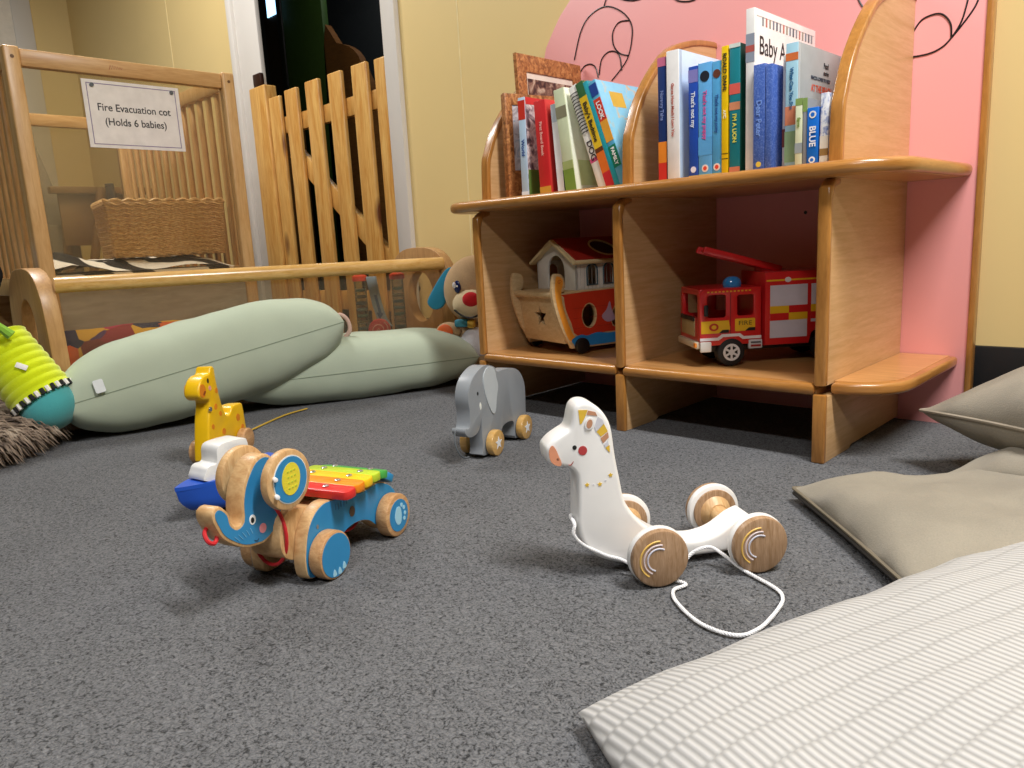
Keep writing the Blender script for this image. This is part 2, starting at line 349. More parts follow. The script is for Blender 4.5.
# dark hall beyond the gate
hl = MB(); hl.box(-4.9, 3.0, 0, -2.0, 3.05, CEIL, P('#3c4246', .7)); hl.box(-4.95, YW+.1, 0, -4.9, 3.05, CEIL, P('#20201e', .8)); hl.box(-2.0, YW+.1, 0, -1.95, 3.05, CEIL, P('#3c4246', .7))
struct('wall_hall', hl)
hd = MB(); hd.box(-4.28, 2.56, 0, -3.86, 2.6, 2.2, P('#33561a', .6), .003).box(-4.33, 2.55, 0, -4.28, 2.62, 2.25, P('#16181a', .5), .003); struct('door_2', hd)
wn = MB(); wn.box(-4.47, 2.57, 1.86, -4.36, 2.575, 2.2, emit('daylight_pane', '#9fd6ff', 1.6)); wn.box(-4.52, 2.575, 1.0, -4.33, 2.6, 2.25, P('#2a1c14', .6)); struct('window_1', wn)
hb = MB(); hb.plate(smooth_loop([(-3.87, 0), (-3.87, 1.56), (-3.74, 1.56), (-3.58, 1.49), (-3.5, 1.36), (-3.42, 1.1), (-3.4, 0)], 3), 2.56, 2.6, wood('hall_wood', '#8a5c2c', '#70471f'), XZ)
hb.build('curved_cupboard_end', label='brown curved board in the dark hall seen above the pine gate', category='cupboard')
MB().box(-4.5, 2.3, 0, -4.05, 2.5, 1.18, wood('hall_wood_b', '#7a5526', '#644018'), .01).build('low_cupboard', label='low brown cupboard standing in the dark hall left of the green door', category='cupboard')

# ---------------------------------------------------------------- bookcase
ZS = .525
bc = thing('bookcase', 'beech nursery bookcase with arched dividers and pink back panel', 'bookcase', (-.95, 1.5, 0))
bc_inv = Matrix.Translation((.95, -1.5, 0))
def B(mb, name, **k):
    mb.bm.transform(bc_inv); return mb.build(name, bc, **k)
for X in (-1.38, -.95, -.518):
    p = MB(); p.plate(rrect(1.308, .142, 1.706, .5, .03, 5, (0, 1, 0, 0)), X-.009, X+.009, M['beech'], YZ)
    p.plate(smooth_loop([(1.302, .142), (1.302, .3), (1.302, .465), (1.309, .487), (1.328, .499), (1.35, .499)], 3, False)+[(1.35, .489), (1.325, .482), (1.315, .46), (1.315, .142)], X-.0112, X+.0112, M['lip'], YZ, .0062, seg=4)
    B(p, 'side_panel')
    a = MB(); arc = smooth_loop([(1.343, ZS), (1.345, .58), (1.348, .62), (1.357, .645), (1.385, .70), (1.44, .765), (1.51, .82), (1.6, .848), (1.68, .857), (1.706, .857)], 3, False)
    inn = [(y+.013*(1 if z < .7 else .75 if z < .8 else .3), z-.013*(0 if z < .6 else .25 if z < .68 else .66 if z < .8 else 1)) for y, z in arc]
    a.plate([(y+.004, z-.004) for y, z in arc][:-1]+[(1.706, .852), (1.706, ZS)], X-.009, X+.009, M['beech'], YZ)
    a.plate(arc+inn[::-1], X-.0115, X+.0115, M['lip'], YZ, .0062, seg=4)
    B(a, 'arched_divider')
    l = MB(); l.plate([(1.305, 0), (1.425, 0), (1.437, .006), (1.706, .006), (1.706, .122), (1.305, .122)], X-.0105, X+.0105, M['beech'], YZ, .002)
    l.box(X-.0115, 1.3, 0, X+.0115, 1.312, .126, M['lip'], .003)
    B(l, 'leg_panel')
def shelf_outline(x0, x1, yf, r, left=True, right=True):
    o = [(x0, 1.706)]
    o += [(x0+r-r*math.cos(a), yf+r-r*math.sin(a)) for a in [i*math.pi/16 for i in range(9)]] if left else [(x0, yf)]
    o += [(x1-r+r*math.sin(a), yf+r-r*math.cos(a)) for a in [i*math.pi/16 for i in range(9)]] if right else [(x1, yf)]
    return o+[(x1, 1.706)]
def shelf(name, x0, x1, yf, r, z0, z1, left, right):
    s = MB(); o = shelf_outline(x0, x1, yf, r, left, right)
    s.plate(o, z0, z1, M['lipx'], XY, (z1-z0)*.44, seg=5)
    q = shelf_outline(x0+(.014 if left else 0), x1-(.014 if right else 0), yf+.014, r*.88, left, right)
    s.plate(q, z0-.0006, z1+.0006, M['board'], XY); B(s, name)
shelf('top_shelf', -1.51, -.393, 1.286, .1, .5, ZS, True, True)
shelf('shelf_board', -1.37, -.96, 1.30, .02, .123, .145, False, False)
shelf('shelf_board', -.94, -.528, 1.30, .02, .123, .145, False, False)
shelf('corner_shelf', -.508, -.40, 1.33, .1, .123, .145, False, True)
bp = MB()
ol = [(-1.50, .0), (-1.50, .8), (-1.49, .9), (-1.472, .955), (-1.447, .989), (-1.418, 1.025), (-1.379, 1.058), (-1.3, 1.12), (-1.18, 1.2), (-.95, 1.27), (-.7, 1.3), (-.385, 1.3), (-.385, 0)]
bp.plate(ol, 1.708, 1.728, M['pink'], XZ, .001)
bp.box(-.385, 1.704, 0, -.374, 1.73, 1.302, M['lip'], .002)
ink = P('#1b1518', .4)
PL = [[(-1.371, .903), (-1.347, .967), (-1.315, 1.002), (-1.264, 1.014), (-1.217, .994), (-1.185, .961), (-1.179, .924), (-1.197, .87), (-1.247, .827)],
 [(-1.188, .963), (-1.22, .965), (-1.24, .944), (-1.237, .911), (-1.216, .888), (-1.19, .879)],
 [(-1.288, .849), (-1.279, .885), (-1.257, .9), (-1.234, .897), (-1.219, .881), (-1.214, .847)],
 [(-1.371, .85), (-1.351, .869), (-1.335, .881), (-1.314, .881), (-1.298, .868), (-1.291, .842)], [(-1.249, 1.049), (-1.259, 1.029), (-1.266, 1.015)],
 [(-1.225, 1.039), (-1.212, 1.021), (-1.179, 1.008), (-1.143, 1.006), (-1.125, 1.017), (-1.12, 1.04)], [(-1.065, .999), (-1.049, .978), (-1.024, .968), (-.999, .966), (-.987, .973), (-.975, .99)],
 [(-.619, .91), (-.619, .887), (-.618, .873), (-.61, .858)], [(-.56, .75), (-.53, .744), (-.506, .741), (-.478, .742), (-.458, .749), (-.444, .761), (-.416, .794), (-.401, .82), (-.394, .86)],
 [(-.511, .789), (-.499, .805), (-.486, .811), (-.468, .812), (-.455, .804), (-.445, .787), (-.443, .764)], [(-.416, .86), (-.417, .834), (-.42, .815), (-.426, .791), (-.434, .775), (-.444, .761)]]
for c in PL: bp.tube([(x, 1.7078, z) for x, z in smooth_loop(c, 5, False)], .0018, ink, 6)
bp.cyl((-.72, 1.7075, .452), (-.72, 1.709, .452), .004, ink, 12)
B(bp, 'back_panel', label='pink back panel with black swirling outlines')

# ---------------------------------------------------------------- books
white_t = P('#f4f2ec', .5); black_t = P('#1c1c1e', .5)
def book(name, label, x, y, w_, d, h, cov, spine=None, lean=0, tz=0, texts=(), bands=(), covertexts=(), page='#e9e2d2', coverbands=(), rough=.3, group=None, extra=None):
    """thing at the middle of the spine's foot; x across the shelf, y into it"""
    a = math.radians(lean); z0 = ZS+.0008+w_/2*abs(math.sin(a))
    b = thing(name, label, 'book', (x, y, z0), group=group or ('books on the left of the top shelf' if x < -.95 else 'books on the right of the top shelf'), rot=(0, -a, tz))
    cm = P(cov, rough) if isinstance(cov, str) else cov; sm = P(spine, rough) if isinstance(spine, str) else (spine or cm)
    c = MB(); th = .0022
    c.box(-w_/2, .003, 0, -w_/2+th, d, h, cm, .0006); c.box(w_/2-th, .003, 0, w_/2, d, h, cm, .0006); c.box(-w_/2, 0, 0, w_/2, .0032, h, sm, .0012)
    for bi, (z1, z2, col) in enumerate(bands): c.box(-w_/2-.0001-bi*.00005, -.0003-bi*.0001, z1*h, w_/2+.0001, .001, z2*h, P(col, rough) if isinstance(col, str) else col)
    for y1, y2, z1, z2, col in coverbands: c.box(w_/2-.0005, y1*d, z1*h, w_/2+.0003, y2*d, z2*h, P(col, rough) if isinstance(col, str) else col)
    cv = c.build('cover', b)
    MB().box(-w_/2+th, .003, .003, w_/2-th, d-.003, h-.003, P(page, .9), .0008).build('page_block', b)
    if texts or covertexts:
        for s, size, zc, col, vert in texts:
            t_ = MB(); xf = face_xf((0, -.0009, zc*h), (0, 0, -1), (1, 0, 0)) if vert else face_xf((0, -.0009, zc*h), (1, 0, 0), (0, 0, 1))
            t_.text(s, size, P(col, .5), xf, bold=.0003).build('title', cv)
        for s, size, yc, zc, col, sx in covertexts: MB().text(s, size, P(col, .5), face_xf((w_/2+.0005, yc*d, zc*h), (0, 1, 0), (0, 0, 1)), bold=.0003, sx=sx).build('title', cv)
    if extra: extra(cv)
    return b
photo = splotch('cover_photo', ['#2a2430', '#7a6a72', '#e2d8d6', '#8ea2b8'], 35)
leather = splotch('tooled_brown_border', ['#6a3c1e', '#a5693a', '#cb9058'], 90)
# two brown-bordered picture folders at the left
b = thing('picture_folder', 'tall brown patterned picture folder standing behind all the other books', 'book', (-1.335, 1.445, ZS+.001), group='books on the left of the top shelf', rot=(0, math.radians(-2.5), 0))
f = MB(); f.plate([[(0, 0), (.255, 0), (.255, .357), (0, .357)], [(.035, .06), (.22, .06), (.22, .315), (.035, .315)]], -.006, .006, leather, YZ, .002); f.build('border', b)
MB().box(-.004, .03, .055, .002, .225, .32, P('#e6dccf', .4)).box(.002, .045, .07, .003, .21, .2, splotch('folder_photo_low', ['#3a2a2a', '#a89a98', '#dcd2cc'], 25)).box(.002, .04, .24, .003, .215, .3, splotch('folder_photo', ['#1c1516', '#4a3230', '#8a6a5a', '#c8b4a0'], 40)).build('picture', b)
b = thing('picture_folder', 'shorter brown patterned picture folder with plastic pocket, leftmost of the books', 'book', (-1.334, 1.38, ZS+.001), group='books on the left of the top shelf', rotz=math.radians(-14))
f = MB(); f.plate([[(0, 0), (.16, 0), (.16, .252), (0, .252)], [(.022, .07), (.14, .07), (.14, .225), (.022, .225)]], -.006, .006, leather, YZ, .002); f.box(-.007, -.003, 0, .012, .007, .25, leather, .002); f.build('border', b)
MB().box(-.003, .02, .06, .003, .142, .23, splotch('pocket_photo', ['#6a5c64', '#cfc8cc', '#8a9ab0'], 40)).build('picture', b)
book('picture_book', 'white picture book with pale blue World spine and red top, beside the folders', -1.268, 1.372, .021, .19, .231, photo, '#bcd6ec', 0, 0, [('World', .014, .5, '#1d4f9a', True)], [(.78, .97, '#d63a2c'), (0, .06, '#e9eef4')], coverbands=[(.02, 1, .93, 1, '#cf3436'), (.02, 1, .0, .28, '#5d7d3a'), (.3, .8, .5, .8, '#38435e')])
book('red_book', 'red-spined picture book, fourth from the left of the shelf', -1.2, 1.37, .034, .19, .214, splotch('red_book_cover', ['#c7312f', '#d8413c'], 10), '#cf2e31', 2.5, 0, [('First Board Book', .011, .6, '#f0b4a8', True)], [(.02, .09, '#d49a3a')])
book('blue_book', 'thin white and dark blue picture book right of the red spine', -1.153, 1.372, .019, .185, .2, '#35557f', '#eef0f2', 4, 0, (), [(0, .8, '#eef0f2'), (.8, 1, '#c7d3de')], coverbands=[(.0, 1, .0, .25, '#2b3f3a')])
book('green_book', 'thick pale green book with white cover, left of the spiral-bound book', -1.119, 1.366, .03, .2, .229, splotch('pale_green_cover', ['#eef2e2', '#dfe8cf'], 20), '#cfd8b4', 7, 0, (), [(0, .22, '#7a9440'), (.22, .3, '#a3b070'), (.72, .83, '#8d8a70')], coverbands=[(.1, .9, .05, .3, '#c4d6a0')])
def spiral(b_):
    s = MB()
    for i in range(13): s.tube([(.0125*math.cos(t_)*1.05, .004+.007*math.sin(t_), .13+i*.0075) for t_ in [k*math.pi/6 for k in range(12)]], .0011, black_t, 5, True)
    s.build('spiral_binding', b_)
book('spiral_book', 'leaning spiral-bound book with white spine lettered DOG', -1.0325, 1.37, .023, .19, .238, '#f2efe8', '#f4f1ea', 19, 0, [('DOG', .02, .36, '#2b2326', True)], [(.25, .29, '#d85a86')], extra=spiral)
book('yellow_book', 'leaning book with dark green top, yellow lettered spine and orange-red foot', -1.0098, 1.368, .021, .19, .243, '#3f6a3a', '#2f6136', 19.2, 0, [("Baby's Bedtime", .015, .62, '#2c2618', True)], [(.36, .86, '#e8c22e'), (.14, .36, '#e0702a'), (0, .14, '#c72f36'), (.33, .37, '#6a3a1e')])
book('teal_book', 'thin leaning book with plain teal spine', -.9912, 1.368, .013, .19, .243, '#1f8a9a', '#2aa3b4', 19.4)
book('farm_book', 'leaning light blue illustrated book with LOOK FAMILY labels on its spine', -.974, 1.368, .019, .2, .24, splotch('illustrated_blue', ['#7fc3e6', '#86c8ea', '#8acbe9', '#d7b27a'], 26), '#5aa9cc', 19.6, 0, [('LOOK', .014, .72, '#ffffff', True), ('FAMILY', .012, .28, '#ffffff', True)], [(.62, .83, '#d9442f'), (.42, .62, '#e9a63c'), (.18, .38, '#20795c'), (.86, .97, '#2c4ea0')], coverbands=[(.35, .5, .35, .6, '#f2f4f4'), (.2, .45, .75, .9, '#d9b24a'), (.62, .75, .62, .8, '#3d6a80'), (.6, .8, .3, .42, '#c86a4a')])
# right-hand bay
book('navy_book', 'navy spined book with orange and red foot, leftmost in the right-hand bay', -.877, 1.37, .019, .19, .243, '#23366e', '#22386f', 0, 0, [('Nursery Tales', .010, .62, '#7d8fc4', True)], [(.93, 1, '#d9779a'), (.16, .33, '#ec8c2f'), (0, .16, '#d5382f')], )
book('pale_blue_book', 'tall white-spined book with glossy pale blue cover', -.85, 1.367, .028, .205, .251, '#c6dcf0', '#f3f1ef', 0, 0, [('Guess How Much I Love You', .0085, .55, '#c0685a', True)], (), [('Make', .017, .45, .9, '#6d7f9a', 1)], coverbands=[(.02, .06, 0, 1, '#b4cbe2')])
book('blue_book', 'royal blue spined board book against the glossy pale blue cover', -.806, 1.37, .02, .17, .213, '#2a53b8', '#2750b4', 0, 0, [("That's not my", .012, .62, '#e6eefc', True)], [(.86, .97, '#8e8ad0'), (.0, .03, '#e9c53a')], extra=lambda b_: MB().cyl((0, .001, .018), (0, -.0006, .018), .006, P('#e6e0ea')).build('emblem', b_))
def blob(cx, cz, r, col):
    def f_(b_):
        s_ = MB(); s_.cyl((cx, .001, cz), (cx, -.0006, cz), r, P(col)); s_.build('emblem', b_); s_ = MB(); s_.cyl((0, .001, .018), (0, -.0006, .018), .007, P('#f2d9c8')); s_.cyl((0, 0, .018), (0, -.0009, .018), .004, P('#e2452f')); s_.build('emblem', b_)
    return f_
book('sky_blue_book', 'wide sky blue spined board book with black animal at its top', -.78, 1.37, .029, .17, .215, '#5fa9e2', '#66b0ea', 0, 0, [("That's not my puppy", .011, .55, '#d8559a', True)], [(.0, .03, '#e9c53a'), (.2, .36, '#5ea6de')], extra=blob(0, .19, .010, '#1d2330'))
book('sky_blue_book', 'sky blue spined board book directly left of the yellow spine', -.7545, 1.37, .02, .17, .213, '#4b9fd8', '#56a6da', 0, 0, [("That's not my pony", .009, .55, '#2a5a9a', True)], [(.0, .03, '#e9c53a')], extra=blob(0, .19, .008, '#6a3a2a'))
book('yellow_book', 'tall narrow bright yellow spined book left of the teal spine', -.737, 1.368, .0135, .18, .236, '#e6b800', '#f0c814', 0, 0, [('ROALD DAHL', .011, .80, '#2a2418', True), ('ABC', .008, .48, '#f7eed0', True)], [(.13, .135, '#2a2418'), (.17, .175, '#2a2418')])
book('teal_book', "teal spined book lettered I'M A LION with dark green cover", -.7165, 1.368, .021, .19, .236, '#155045', '#1f808c', 0, 0, [("I'M A LION", .011, .36, '#e6e05a', True)], [(.62, .7, '#e2655a'), (.5, .56, '#d9906a'), (0, .06, '#d07a5a'), (.97, 1, '#e4efe8')])
def babybars(b_):
    s_ = MB(); cs = ['#8a8f96', '#c27a70', '#9a9486', '#7d8692', '#5d6672']
    for i in range(16): s_.box(.0083, .03+i*.0145, .262, .0089, .036+i*.0145, .277, P(cs[i % 5]))
    s_.text('Baby A', .046, black_t, face_xf((.0088, .018, .226), (0, 1, 0), (0, 0, 1)), align='LEFT', sx=.85); s_.build('title', b_)
book('baby_book', 'tallest book, white cover with large thin letters reading Baby A', -.6845, 1.365, .0165, .27, .289, '#ece8e6', '#ebe9e6', 0, 0, (), [(.68, .85, '#9aa4b4'), (.74, .78, '#c2625a')], coverbands=[(.03, .97, .955, .96, '#c9c4c2')], extra=babybars)
dots = splotch('speckled_blue', ['#3555a8', '#4768b8', '#6f88cc'], 300)
book('blue_storybook', 'short speckled blue book with gold crest, left of the blue speckled pair', -.660, 1.352, .022, .15, .187, dots, dots, 0, 0, [('Dear Peter', .014, .5, '#7ea2ea', True)], extra=lambda b_: MB().cyl((0, .001, .012), (0, -.0006, .012), .005, P('#e2c04a')).build('emblem', b_))
book('blue_storybook', 'short speckled blue book, right of the speckled pair', -.6415, 1.352, .0125, .15, .184, dots, dots)
book('white_book', 'white picture book with brown print at its foot, behind the speckled blue pair', -.6265, 1.385, .008, .2, .2, splotch('white_illustrated', ['#e6e2dc', '#e9e6e0', '#cfc9bd'], 40), '#e6e3dc', 0, 0, (), [(.2, .36, '#8a4a3c')])
book('grey_book', 'light blue spined book with grey cover lettered AT THE BEACH', -.6055, 1.365, .022, .2, .214, '#a6adb0', '#a8d4e6', 0, 0, [('What Can You See', .009, .64, '#2d6a9a', True)], [(.86, .92, '#e07a44'), (.35, .5, '#d98a6a'), (.05, .3, '#8fb08a')], [('AT THE BEACH', .017, .52, .665, '#d8593c', .8), ('MACCA LOVES TO HELP', .0085, .5, .75, '#3a4456', .95), ('Pearl', .014, .62, .87, '#3a3a3e', .8), ('stories', .011, .62, .81, '#3a3a3e', .8)], coverbands=[(.02, .05, 0, 1, '#c4cdd2')])
book('green_book', 'small pale green board book in front of the grey cover', -.5855, 1.352, .0125, .12, .116, '#6f7c62', '#dfe6c4', 0, 0, [('farm', .009, .65, '#7f9a4a', True)], [(.9, 1, '#8aa860'), (.2, .35, '#9aa4a8')])
book('grey_book', 'small grey and green board book left of the BLUE spine', -.5745, 1.352, .0075, .12, .115, '#8c9196', '#8f949a', 0, 0, (), [(.8, 1, '#8aa860')])
book('small_blue_book', 'small bright blue board book lettered BLUE', -.560, 1.35, .0195, .11, .097, '#1768c8', '#1a6fd2', 0, 0, [('BLUE', .0155, .5, '#f4f6fa', True)], extra=lambda b_: MB().cyl((0, .001, .085), (0, -.0006, .085), .0062, white_t).cyl((0, .0, .085), (0, -.0009, .085), .0035, P('#1a6fd2')).build('emblem', b_) and MB().cyl((0, .001, .009), (0, -.0006, .009), .0055, white_t).cyl((0, .0, .009), (0, -.0009, .009), .003, P('#1a6fd2')).build('emblem', b_))
book('small_white_book', 'small white and blue patterned book against the right arch', -.5405, 1.352, .014, .12, .118, splotch('blue_white_mix', ['#3f63ae', '#dfe4ec', '#eceef0'], 90), None, 0, 0, (), [(.0, .4, '#e4dfd2'), (.12, .22, '#9a7a4a')])

# ---------------------------------------------------------------- pine gate
gate = thing('pine_gate', 'knotty pine picket gate standing in the open doorway', 'gate', (-2.7, YW+.02, 0))
def G(mb, name, **k): mb.bm.transform(Matrix.Translation((2.7, -YW-.02, 0))); return mb.build(name, gate, **k)
px0 = [-3.125, -3.02, -2.85, -2.69, -2.53, -2.365]
tops = [1.14, 1.10, 1.095, 1.095, 1.10, 1.105]
GX = [(-3.235, -3.10, 1.145), (-3.095, -3.005, 1.085), (-2.96, -2.865, 1.095), (-2.797, -2.70, 1.1), (-2.63, -2.54, 1.10), (-2.47, -2.375, 1.10), (-2.325, -2.262, 1.095)]
for i, (xa, xb, tp) in enumerate(GX):
    if i == 0: G(MB().box(xa, YW-.03, .02, xb, YW+.03, tp, M['pine'], .006, seg=3), 'post')
    else: G(MB().box(xa, YW-.02, .03, xb, YW, tp, M['pine'], .006, seg=3), 'picket')
G(MB().box(-3.07, YW, .93, -2.235, YW+.028, 1.0, M['pine'], .005), 'rail')
G(MB().box(-3.07, YW, .18, -2.235, YW+.028, .26, M['pine'], .005), 'rail')
br = MB(); br.box(0, 0, 0, 1.0, .028, .075, M['pine'], .005, xf=Matrix.Translation((-3.0, YW, .83)) @ Matrix.Rotation(math.radians(38), 4, 'Y')); G(br, 'brace')
MB().box(-3.20, YW-.024, 1.145, -3.135, YW-.004, 1.2, P('#3a2016', .4, metal=.4), .004).build('hinge_plate', label='dark brown metal plate on the white door frame above the gate post', category='hinge')

# ---------------------------------------------------------------- evacuation cot
cot = thing('evacuation_cot', 'wooden slatted evacuation cot with clear front panel', 'cot', (-2.55, .98, 0))
def Cc(mb, name, **k): mb.bm.transform(Matrix.Translation((2.55, -.98, 0))); return mb.build(name, cot, **k)
XF, XB, YL, YR, ZT = -2.55, -3.62, .635, 1.315, 1.04
for x in (XF-.045, XB):
    for y in (YL, YR-.042):
        p = MB().box(x, y, .1, x+.045, y+.042, ZT, M['birch'], .006, seg=3)
        if x > -3: p.cyl((x+.0452, y+.021, ZT-.03), (x+.046, y+.021, ZT-.03), .005, P('#6a4a2a'))
        Cc(p, 'post')
for y in (YL+.006, YR-.036): Cc(MB().box(XB+.045, y, ZT-.055, XF-.045, y+.03, ZT-.005, M['birch'], .005), 'top_rail'); Cc(MB().box(XB+.045, y, .33, XF-.045, y+.03, .39, M['birch'], .005), 'bottom_rail')
tr = MB().box(XF-.038, YL+.042, ZT-.052, XF-.008, YR-.042, ZT-.004, M['birchh'], .005); tr.tube([(XF-.0078, .915+.0035*i, ZT-.028+(.008 if i % 2 else -.006)*(1-.06*i)) for i in range(12)], .0009, P('#a8563a'), 5); Cc(tr, 'front_rail')
Cc(MB().box(XB+.008, YL+.042, ZT-.052, XB+.038, YR-.042, ZT-.004, M['birchh'], .005), 'back_rail')
Cc(MB().box(XF-.035, YL+.042, .12, XF-.01, YR-.042, .37, wood('base_board', '#a89d8d', '#968b7b', (30, 5, 30))), 'lower_panel')
Cc(MB().box(XB+.01, YL+.042, .12, XB+.03, YR-.042, .37, M['birchh']), 'lower_panel')
Cc(MB().box(XF-.026, YL+.042, .38, XF-.022, YR-.042, ZT-.05, M['clearp']), 'clear_panel')
Cc(MB().box(XB+.02, YL+.042, .38, XB+.024, YR-.042, ZT-.05, M['clearp']), 'clear_panel')
Cc(MB().box(XB+.03, YL+.02, .355, XF-.04, YR-.02, .375, M['birchh']), 'base_board')
for y in (YL+.012, YR-.03):
    for i in range(13):
        x = XB+.1+i*(XF-XB-.2)/12; Cc(MB().box(x-.012, y, .385, x+.012, y+.018, ZT-.05, M['birch'], .006, seg=3), 'slat')
for x in (XF-.022, XB+.022):
    for y in (YL+.021, YR-.021):
        c_ = MB(); c_.cyl((x, y-.012, .05), (x, y+.012, .05), .05, P('#3a3a3c', .5), 20, .004); c_.cyl((x, y, .05), (x, y, .11), .01, P('#9a9a9a', .3, metal=.8), 12); Cc(c_, 'caster')
# zebra blanket over the mattress
zb = MB(); 
def zf(u, v):
    x = XB+.07+u*(XF-XB-.14); y = YL+.04+v*(YR-YL-.08)
    e = min(u, 1-u, v, 1-v); return (x, y, .398+.034*min(1, e*8)+.03*max(0, 1-abs(v-.12)*5)*u+.024*noise.noise(Vector((x*5, y*5, 1)))+.012*noise.noise(Vector((x*16, y*16, 3)))*min(1, e*8))
zb.grid(zf, 50, 34, M['zebra']); zb.box(XB+.07, YL+.045, .375, XF-.07, YR-.045, .393, M['zebra'], .008)
zb.build('zebra_blanket', label='zebra striped fleece blanket lying inside the evacuation cot', category='blanket')
zz = MB()
def zf2(u, v):
    a = 2*math.pi*u; r = .11*math.sin(math.pi*v)*(1+.3*noise.noise(Vector((math.cos(a)*2, math.sin(a)*2, v*4))))
    return (-2.78+.75*r*math.cos(a), .50+.8*r*math.sin(a), .335+.12*(1-math.cos(math.pi*v))/2*2*.62)
zz.grid(zf2, 28, 16, M['zebra'], True); zz.build('zebra_cloth', label='bunched zebra print cloth hanging by the left side slats of the cot', category='cloth')
# sign
sg = thing('sign', 'white laminated sign reading Fire Evacuation cot on the clear cot front', 'sign', (-2.57, .978, .874))
s_ = MB(); xs = face_xf((0, 0, 0), (0, 1, 0), (0, 0, 1))
s_.box(-.0005, -.146, -.1, .0015, .146, .1, P('#efecea', .25))
for y0, z0, y1, z1 in ((-.134, .088, .134, .0905), (-.134, -.0905, .134, -.088), (-.134, -.09, -.1315, .09), (.1315, -.09, .134, .09)): s_.box(.001, y0, z0, .0019, y1, z1, P('#8d7fa2'))
s_.build('sheet', sg)
t_ = MB(); t_.text('Fire Evacuation cot', .031, P('#3a3a3e'), face_xf((.0018, 0, .02), (0, 1, 0), (0, 0, 1)), bold=.0004, sx=.92); t_.text('(Holds 6 babies)', .031, P('#3a3a3e'), face_xf((.0018, 0, -.022), (0, 1, 0), (0, 0, 1)), bold=.0004, sx=.92); t_.build('lettering', sg)
for y in (-.118, .122): MB().cyl((.001, y, .084), (.006, y, .084), .006, P('#55606a', .3)).build('push_pin', sg)
# wicker basket in the cot
bk = thing('wicker_basket', 'open rectangular willow basket standing on the zebra blanket', 'basket', (-2.81, 1.105, .438), rotz=math.radians(-9)); bk.scale = (1.1, 1.13, 1.06)
def wick(path, z0, z1, rows, flare):
    mb = MB()
    for r_ in range(rows):
        z = z0+(z1-z0)*r_/(rows-1); k = 1+flare*(z-z0)/(z1-z0); pts = []
        per = []; L = 0
        for i in range(len(path)):
            a, b_ = Vector(path[i]), Vector(path[(i+1) % len(path)]); n_ = max(1, int((b_-a).length/.0075)); d_ = (b_-a).normalized(); nn = Vector((d_.y, -d_.x))
            for j in range(n_):
                p = (a+(b_-a)*j/n_); ph = (j*.0075/.034)*math.pi; p = p+nn*(.0045*abs(math.sin(ph))+(.0012 if r_ % 2 else 0)); pts.append((p.x*k, p.y*k, z+.0032*math.sin(2*ph)))
        mb.tube(pts, .0046, M['wicker'], 6, True)
    return mb
path = [(-.10, -.155), (.10, -.155), (.10, .155), (-.10, .155)]
w1 = wick(path, .006, .165, 22, .07)
for i in range(len(path)):
    a, b_ = Vector(path[i]), Vector(path[(i+1) % 4]); n_ = max(2, int((b_-a).length/.034))
    for j in range(n_): p = a+(b_-a)*j/n_; w1.tube([(p.x, p.y, 0), (p.x*1.07, p.y*1.07, .17)], .004, M['wicker'], 6)
w1.box(-.1, -.155, 0, .1, .155, .008, M['wicker']); w1.build('basket_body', bk)
rim = MB()
for ph in (0, math.pi):
    pts = []; k = 1.085
    for i in range(4):
        a, b_ = Vector(path[i]), Vector(path[(i+1) % 4]); n_ = int((b_-a).length/.006)
        for j in range(n_): p = (a+(b_-a)*j/n_)*k; q = len(pts)*.55+ph; pts.append((p.x, p.y+.004*math.cos(q), .175+.005*math.sin(q)))
    rim.tube(pts, .0055, M['wicker'], 6, True)
rim.build('braided_rim', bk)
# folded wooden frame, grey board and strap behind the cot
ff = thing('folding_frame', 'brown wooden trestle with plank panel behind the cot', 'trestle', (-4.25, 1.2, 0))
fm = wood('dull_brown_wood', '#8d6b44', '#77562f', (20, 4, 20)); F_ = lambda mb, n_: (mb.bm.transform(Matrix.Translation((4.25, -1.2, 0))), mb.build(n_, ff))[1]
F_(MB().box(-4.3, 1.2, .52, -4.28, 1.62, .78, fm, .004), 'plank_panel'); F_(MB().box(-4.29, 1.16, .775, -4.24, 1.64, .81, fm, .005), 'top_rail')
F_(MB().tube([(-4.2, 1.38, .8), (-4.2, 1.2, .0)], .022, fm, 8), 'leg'); F_(MB().tube([(-4.2, 1.62, .8), (-4.2, 1.66, .0)], .02, fm, 8), 'leg')
F_(MB().tube([(-4.32, 1.24, .8), (-4.4, 1.2, .0)], .02, fm, 8), 'leg'); F_(MB().tube([(-4.32, 1.6, .8), (-4.4, 1.64, .0)], .02, fm, 8), 'leg')
MB().tube([(-4.2, 1.42, .82), (-4.19, 1.425, .7), (-4.19, 1.43, .6), (-4.2, 1.45, .5)], [.022, .026, .016, .02], P('#2c2b34', .8), 8, sm=4).build('strap', label='dark strap hanging from the top rail of the brown trestle', category='strap')
gbx = MB(); gbx.box(-.02, -.10, -.2, .02, .10, .2, P('#8f8c86', .6), .01, xf=Matrix.Translation((-4.45, 1.13, .81)) @ Matrix.Rotation(math.radians(14), 4, 'X')); gbx.box(-4.5, 1.0, 0, -4.38, 1.3, .63, P('#7d7468', .7), .01)
gbx.build('grey_case', label='grey case with tilted lid behind the left part of the cot', category='case')

